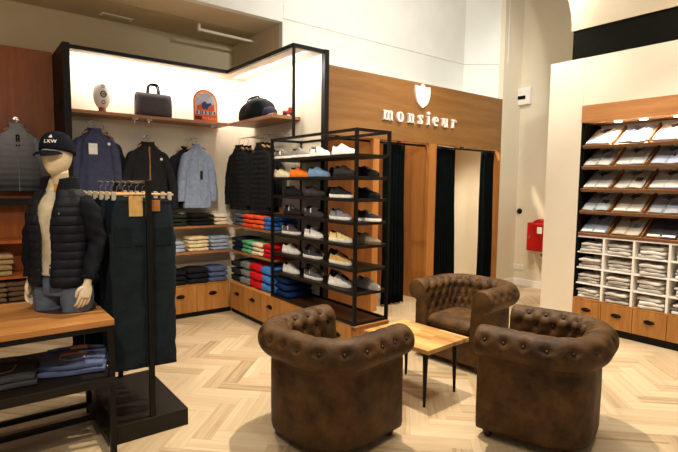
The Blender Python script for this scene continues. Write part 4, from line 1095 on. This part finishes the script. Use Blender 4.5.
def arm(sh, el, wr, palm, fing):
    base = len(J); J.append((sh, .045)); Eg.append((2, base)); J.append((el, .036)); Eg.append((base, base+1)); J.append((wr, .021)); Eg.append((base+1, base+2)); J.append((palm, (.028, .016))); Eg.append((base+2, base+3))
    for chain in fing:
        prev = base+3
        for p, r in chain: J.append((p, r)); Eg.append((prev, len(J)-1)); prev = len(J)-1
arm((-.15, 0, .66), (-.20, -.02, .43), (-.178, -.06, .20), (-.178, -.075, .15), [])
arm((.17, 0, .66), (.224, .01, .43), (.238, -.10, .20), (.240, -.115, .15), [])
skin_body('body', J, Eg, M_skin, mq)
def hand(wr, d, palm_n, thumb_side, name):
    # one continuous hand: wrist, palm and five bent fingers
    wr = Vector(wr); d = Vector(d).normalized(); nrm = Vector(palm_n); nrm = (nrm-d*nrm.dot(d)).normalized(); sd = d.cross(nrm).normalized()*thumb_side
    b = MB()
    b.sweep([wr-d*.03, wr, wr+d*.03, wr+d*.065, wr+d*.085], [(.022, .020), (.023, .018), (.036, .016), (.040, .014), (.036, .012)], 14, ref=nrm, n=12)
    for k, (off, ln) in enumerate(((.028, .070), (.010, .080), (-.009, .074), (-.027, .056))):
        p = wr+d*.075+sd*off; cur = .35
        p1 = p+d*ln*.45+nrm*ln*.08+sd*off*.12; p2 = p1+(d*.85+nrm*cur).normalized()*ln*.3; p3 = p2+(d*.6+nrm*cur*2).normalized()*ln*.25
        b.sweep([p-d*.02, p, p1, p2, p3, p3+(p3-p2)*.12], [.0095, .0095, .0088, .0078, .006, .002], 10, ref=nrm, n=14)
    p = wr+d*.025+sd*.026
    b.sweep([p-sd*.012, p, p+(sd*.6+d*.7).normalized()*.032+nrm*.006, p+(sd*.3+d).normalized()*.058+nrm*.016, p+(sd*.2+d).normalized()*.066+nrm*.018], [.012, .012, .0105, .008, .003], 10, ref=nrm, n=12)
    return b.build(name, M_hand, mq, smooth=True)
hand((-.178, -.068, .185), (-.02, -.22, -1), (.9, .3, 0), 1, 'hand')
hand((.244, -.108, .19), (-.10, -.22, -1), (-.9, .3, 0), -1, 'hand')
# head: smooth egg with the hint of brow, nose and chin
HR = math.radians(2); HC = Vector((.008, -.03, .94))
b = MB(); R = []
for i in range(25):
    v = i/24; z = -.135+.255*v; zz = (z-.005)/.13
    w_ = .074*max(.0, 1-abs(zz)**2.3)**.5*(1-.20*max(0, -zz)); d_ = .094*max(0, 1-abs(zz)**2.4)**.5*(1-.10*max(0, -zz)); ring = []
    for k in range(36):
        a = 2*PI*k/36; x = w_*math.cos(a); y = d_*math.sin(a); fr = max(0, -math.sin(a))
        bump = .016*math.exp(-((a-1.5*PI)/.16)**2)*math.exp(-((z+.02)/.028)**2) + .008*fr**4*math.exp(-((z+.10)/.025)**2) + .006*fr**3*math.exp(-((z-.03)/.02)**2) - .005*math.exp(-((abs(a-1.5*PI)-.45)/.2)**2)*math.exp(-((z-.005)/.018)**2)
        bump -= .004*math.exp(-((a-1.5*PI)/.35)**2)*math.exp(-((z+.068)/.008)**2)
        p = Matrix.Rotation(HR, 3, 'Z') @ Vector((x, y-bump-.012*(-zz if zz < 0 else 0), z)); ring.append(HC+p)
    R.append(ring)
b.rings(R); b.build('head', M_skin, mq, smooth=True)
MB().sweep([(.0, .01, .72), (.004, -.005, .78), (.008, -.02, .85)], [(.055, .055), (.046, .046), (.048, .050)], 24, n=10).build('neck', M_skin, mq, smooth=True)
# cap
CM = Matrix.Translation(HC+Vector((0, .004, .036))) @ Matrix.Diagonal((1.06, 1.06, 1.12, 1)) @ Matrix.Rotation(HR, 4, 'Z')
navy = cloth((17, 21, 33), .85, .25)
b = MB(); R = []
for i in range(13):
    ph_ = (PI/2)*i/12; rr = math.cos(ph_)**.75 if i < 12 else .01; z = .098*math.sin(ph_)
    R.append([CM @ Vector((.086*rr*math.cos(2*PI*k/32), .104*rr*math.sin(2*PI*k/32), z-.03*(1-i/12)*(.5-.5*math.sin(2*PI*k/32+PI)) )) for k in range(32)])
b.rings(R); cap = b.build('cap', navy, mq, smooth=True)
b = MB(); R = []
for i in range(9):
    f_ = i/8; y = -.075-.078*f_; w_ = .072*math.sqrt(max(.02, 1-(f_*.98)**2.5)); top = []; bot = []
    for k in range(9):
        u = -1+2*k/8; z = -.006-.016*f_-.018*u*u; top.append(CM @ Vector((u*w_, y+.02*u*u*(1-f_), z+.003))); bot.append(CM @ Vector((u*w_, y+.02*u*u*(1-f_), z-.002)))
    R.append(top+bot[::-1])
b.rings(R); b.build('brim', navy, cap, smooth=True)
b = MB().lathe([(0, 0), (.006, 0), (.005, .004), (0, .005)], 10, CM @ Matrix.Translation((0, 0, .097))); b.build('cap_button', navy, cap)
MB().box(-.03, .03, .100, .106, -.028, -.018, CM).build('back_strap', M_chrome, cap)
# cap lettering
cu = bpy.data.curves.new('cap_text', 'FONT'); cu.body = 'LXW'; cu.size = .030; cu.extrude = .0008; cu.align_x = 'CENTER'; cu.space_character = 1.15; cu.offset = .0006
to = bpy.data.objects.new('cap_text', cu); C.objects.link(to)
me = bpy.data.meshes.new_from_object(to.evaluated_get(bpy.context.evaluated_depsgraph_get())); bpy.data.objects.remove(to)
def capwrap(x, zc, extra):
    a = -PI/2+LA+x/.098; z = zc; ph_ = math.asin(min(.98, max(0, z/.098))); rr = math.cos(ph_)**.75
    return CM @ Vector((.086*rr*math.cos(a)*(1+extra), .104*rr*math.sin(a)*(1+extra), z))
LA = math.radians(20)
for v in me.vertices: v.co = capwrap(v.co.x, .030+v.co.y*.8, .045+v.co.z*3)
me.materials.append(M_letter); lo = bpy.data.objects.new('cap_lettering', me); C.objects.link(lo); lo.parent = cap
b = MB(); q = [capwrap(x, z, .06) for x, z in ((-.012, .058), (.012, .058), (.007, .066), (.0, .075), (-.007, .066))]; b.face([b.bm.verts.new(p) for p in q]); b.build('cap_emblem', M_letter, cap, solid=.002)

# t-shirt
def torso_rings(keys, seg=48, nz=50, a0=0, a1=2*PI, disp=None, cx=0, cy=0):
    R = []; zs_ = [k[0] for k in keys]
    for i in range(nz):
        z = zs_[0]+(zs_[-1]-zs_[0])*i/(nz-1); W = np.interp(z, zs_, [k[1] for k in keys]); Dp = np.interp(z, zs_, [k[2] for k in keys]); ring = []
        full = abs(a1-a0-2*PI) < 1e-6; n = seg
        for k in range(n):
            a = a0+(a1-a0)*k/(n if full else n-1); d_ = disp(z, a) if disp else 0; ca, sa = math.cos(a), math.sin(a)
            ring.append((cx+math.copysign(abs(ca)**.85, ca)*(W+d_), cy+math.copysign(abs(sa)**.9, sa)*(Dp+d_), z))
        R.append(ring)
    return R
tk = [(.225, .168, .122), (.25, .162, .116), (.30, .150, .108), (.42, .142, .108), (.55, .150, .114), (.62, .150, .108), (.68, .13, .09), (.72, .09, .07), (.745, .062, .060)]
b = MB(); b.rings(torso_rings(tk, disp=lambda z, a: .003*math.sin(a*4+z*18)+.002*math.sin(a*7-z*30))); b.build('t_shirt', cloth((222, 208, 178), .9, .2), mq, smooth=True)
# jeans: hips and two cut thighs
jm = cloth((98, 110, 128), .9, .4)
b = MB(); b.rings(torso_rings([(.10, .178, .105), (.16, .178, .112), (.24, .160, .108), (.27, .15, .10)], nz=16, disp=lambda z, a: .003*math.sin(a*5+z*30)))
jo = b.build('jeans', jm, mq, smooth=True)
for s_ in (-1, 1):
    MB().sweep([(s_*.088, -.005, .15), (s_*.092, -.006, .09), (s_*.095, -.01, .03), (s_*.095, -.01, .004)], [(.092, .105), (.088, .100), (.083, .094), (.082, .092)], 28, n=14, disp=lambda f_, a: .003*math.sin(a*4+f_*9)).build('thigh', jm, jo, smooth=True)
MB().sweep([(0, -.112, .27), (.0, -.118, .2), (0, -.112, .12)], [(.006, .003)]*3, 6, n=8).build('fly', cloth((60, 70, 88)), jo)
MB().lathe([(0, 0), (.008, 0), (.008, .003), (0, .004)], 10, Matrix.Translation((0, -.108, .285)) @ Matrix.Rotation(PI/2, 4, 'X')).build('fly_button', M_chrome, jo)
MB().lathe([(0, 0), (.19, 0), (.19, .004), (0, .004)], 40, Matrix.Diagonal((1, .7, 1, 1))).build('base_plate', M_rackbase, mq)
# jacket worn open
jk = cloth((28, 29, 35), .5, .25); jks = cloth((21, 23, 28), .85, .3)
G0 = math.radians(-90+22)
def gapq(z): return math.radians(20+14*math.sin(min(1, max(0, (z-.2)/.5))*PI*.5))
kk = [(.165, .186, .136), (.19, .190, .140), (.30, .172, .128), (.42, .170, .128), (.55, .180, .136), (.62, .178, .130), (.67, .165, .112), (.71, .128, .095), (.735, .098, .082)]
b = MB(); R = []; nz = 84; zs_ = [k[0] for k in kk]
for i in range(nz):
    z = zs_[0]+(zs_[-1]-zs_[0])*i/(nz-1); W = np.interp(z, zs_, [k[1] for k in kk]); Dp = np.interp(z, zs_, [k[2] for k in kk]); ring = []
    g = math.radians(9.5 if z < .5 else 9.5+12*(z-.5)/.2); q = .010*(abs(math.sin(PI*(z-.165)/.052))**.5-.5)
    a0, a1 = -PI/2+g*.9, 1.5*PI-g*1.15
    for k in range(60):
        a = a0+(a1-a0)*k/59; ca, sa = math.cos(a), math.sin(a); wr = .004*math.sin(a*5+z*12)+.003*math.sin(a*9-z*20)
        ring.append((math.copysign(abs(ca)**.85, ca)*(W+wr+q), math.copysign(abs(sa)**.9, sa)*(Dp+wr+q), z))
    R.append(ring)
b.rings(R, closed=False); jo = b.build('puffer_jacket', jk, mq, smooth=True, solid=-.012)
for s_ in (0, 59):
    MB().sweep([Vector(r_[s_])*1.0+Vector((0, -.004, 0)) for r_ in R[::3]], [(.007, .007)]*len(R[::3]), 8).build('zip_edge', cloth((26, 28, 32), .6), jo, smooth=True)
for pts in ([(-.13, .0, .670), (-.160, 0, .62), (-.185, -.01, .52), (-.200, -.02, .42), (-.190, -.045, .31), (-.180, -.06, .205)], [(.14, .0, .670), (.185, 0, .62), (.212, .005, .52), (.228, .01, .42), (.236, -.05, .31), (.240, -.10, .21)]):
    MB().sweep(pts, [(.050, .062), (.060, .064), (.056, .058), (.051, .052), (.045, .045), (.040, .040)], 22, n=36, disp=lambda f_, a: .004*math.sin(f_*24+a*2)+.003*math.sin(f_*40-a*3)).build('sleeve', jks, jo, smooth=True)
# standing collar, open at the front
b = MB(); R = []
for i in range(7):
    f_ = i/6; g = math.radians(20+16*f_); a0, a1 = -PI/2+g, 1.5*PI-g; z0 = .72
    R.append([(-.008*f_+(.100-.010*f_)*math.cos(a0+(a1-a0)*k/39), (.086-.006*f_)*math.sin(a0+(a1-a0)*k/39), z0+.10*f_*(1-.25*max(0, -math.sin(a0+(a1-a0)*k/39)))) for k in range(40)])
b.rings(R, closed=False); b.build('collar', jks, jo, smooth=True, solid=-.012)
MB().box(.018, .050, -.082, -.074, .725, .770).build('leather_tag', cloth((212, 142, 58), .6, .1), jo, bevel=.003)
MB().lathe([(0, 0), (.006, 0), (.006, .003), (0, .003)], 10, Matrix.Translation((.10, -.142, .60)) @ Matrix.Rotation(PI/2, 4, 'X')).build('chest_badge', M_chrome, jo)

# ------------------------------------------------------------------ jeans rack
PF = thing('jeans_rack', 'black steel clothes stand with two posts on a low black platform', 'clothes rack', (0, 0, 0))
bx(.70, 1.145, 3.09, 3.93, .0, .115).build('platform', M_blackwood, PF, bevel=.003)
for y in (3.11, 3.90): bx(.905, .937, y-.012, y+.012, .115, 1.62).build('post', M_black, PF)
bx(.912, .930, 3.10, 3.91, 1.60, 1.622).build('top_bar', M_chrome, PF)
bars = [3.20, 3.29, 3.38, 3.47, 3.56, 3.65, 3.74, 3.83]
jean_cols = [(30, 38, 44), (24, 30, 38), (34, 44, 56), (16, 20, 26), (24, 32, 44), (20, 25, 32), (28, 34, 42), (18, 22, 28)]
M_clip = mat('pearl_clip', (176, 170, 156), .4, var=.05)
def clip_hanger(loc, rz, label):
    t = thing('clip_hanger', label, 'hanger', loc, rz, 'clip hangers on the jeans rack')
    MB().cyl((-.19, 0, -.075), (.19, 0, -.075), .007).build('bar', M_hangerwood, t)
    pts = [(0, 0, -.075), (0, 0, -.03)] + [(.018*math.sin(a), 0, -.008-.018*math.cos(a)) for a in np.linspace(.2, 4.2, 8)]
    MB().sweep(pts, [.0022]*len(pts), 6).build('hook', M_chrome, t)
    for x in (-.165, .165): MB().box(x-.013, x+.013, -.010, .010, -.112, -.058).build('clip', M_clip, t, bevel=.004)
    return t
def rack_jeans(loc, rz, rgb, label, seed, patch=True):
    t = thing('hanging_jeans', label, 'jeans', loc, rz, 'jeans hung on the rack'); m = cloth(rgb, .9, .3); rnd = random.Random(seed); ph = rnd.uniform(0, 6)
    Lj = 1.09
    # seat part
    b = MB(); b.sweep([(0, 0, 0), (0, 0, -.03), (0, 0, -.12), (0, .0, -.24), (0, 0, -.30)], [(.165, .018), (.170, .022), (.185, .026), (.190, .026), (.188, .022)], 28, n=12, ref=(0, 1, 0), power=.6, disp=lambda f_, a: .002*math.sin(a*5+f_*12+ph))
    b.build('seat', m, t, smooth=True)
    for s_ in (-1, 1):
        fl = rnd.uniform(-.015, .015)
        b = MB(); b.sweep([(s_*.095, 0, -.22), (s_*.096, .0, -.40), (s_*.096+fl*.4, .004, -.65), (s_*.097+fl, .0, -.90), (s_*.098+fl, .002, -Lj)], [(.102, .022), (.104, .024), (.100, .022), (.098, .022), (.098, .020)], 22, n=26, ref=(0, 1, 0), power=.65, disp=lambda f_, a: .003*math.sin(a*3+f_*22+ph+s_)+.002*math.sin(f_*45+a*2))
        b.build('leg', m, t, smooth=True)
    MB().sweep([(-.168, -.0, -.018), (0, -.022, -.018), (.168, 0, -.018)], [(.016, .004)]*3, 8, n=12, ref=(0, 0, 1)).build('waistband', m, t, smooth=True)
    if patch: MB().box(-.085, -.005, -.036, -.029, -.11, .015).build('paper_patch', cloth((206, 166, 104), .8, .1), t, bevel=.002); MB().box(.04, .10, -.034, -.026, -.08, -.01).build('leather_patch', cloth((170, 110, 60), .7, .1), t, bevel=.002)
    for x in (-.12, .12): MB().box(x-.05, x+.05, -.029, -.026, -.30, -.18).build('pocket', cloth(tuple(int(c*.85) for c in rgb), .9, .3), t, bevel=.002)
    return t
NMJ = ['nearest', 'second', 'third', 'fourth', 'fifth', 'sixth', 'seventh', 'farthest']
for k, y in enumerate(bars):
    rz = math.radians(-10+random.uniform(-8, 6)); xo = .910-.016*k
    clip_hanger((xo, y, 1.605), rz, 'steel clip hanger with white clips, %s on the jeans rack' % (NMJ[k] + ('' if k in (0, 7) else ' from the front')))
    rack_jeans((xo, y, 1.505), rz, jean_cols[k], '%s dark denim jeans on the rack%s' % (NMJ[k], ', with tan paper patch' if k == 0 else ' counting from the front' if k < 7 else ' from the front'), k, k == 0)
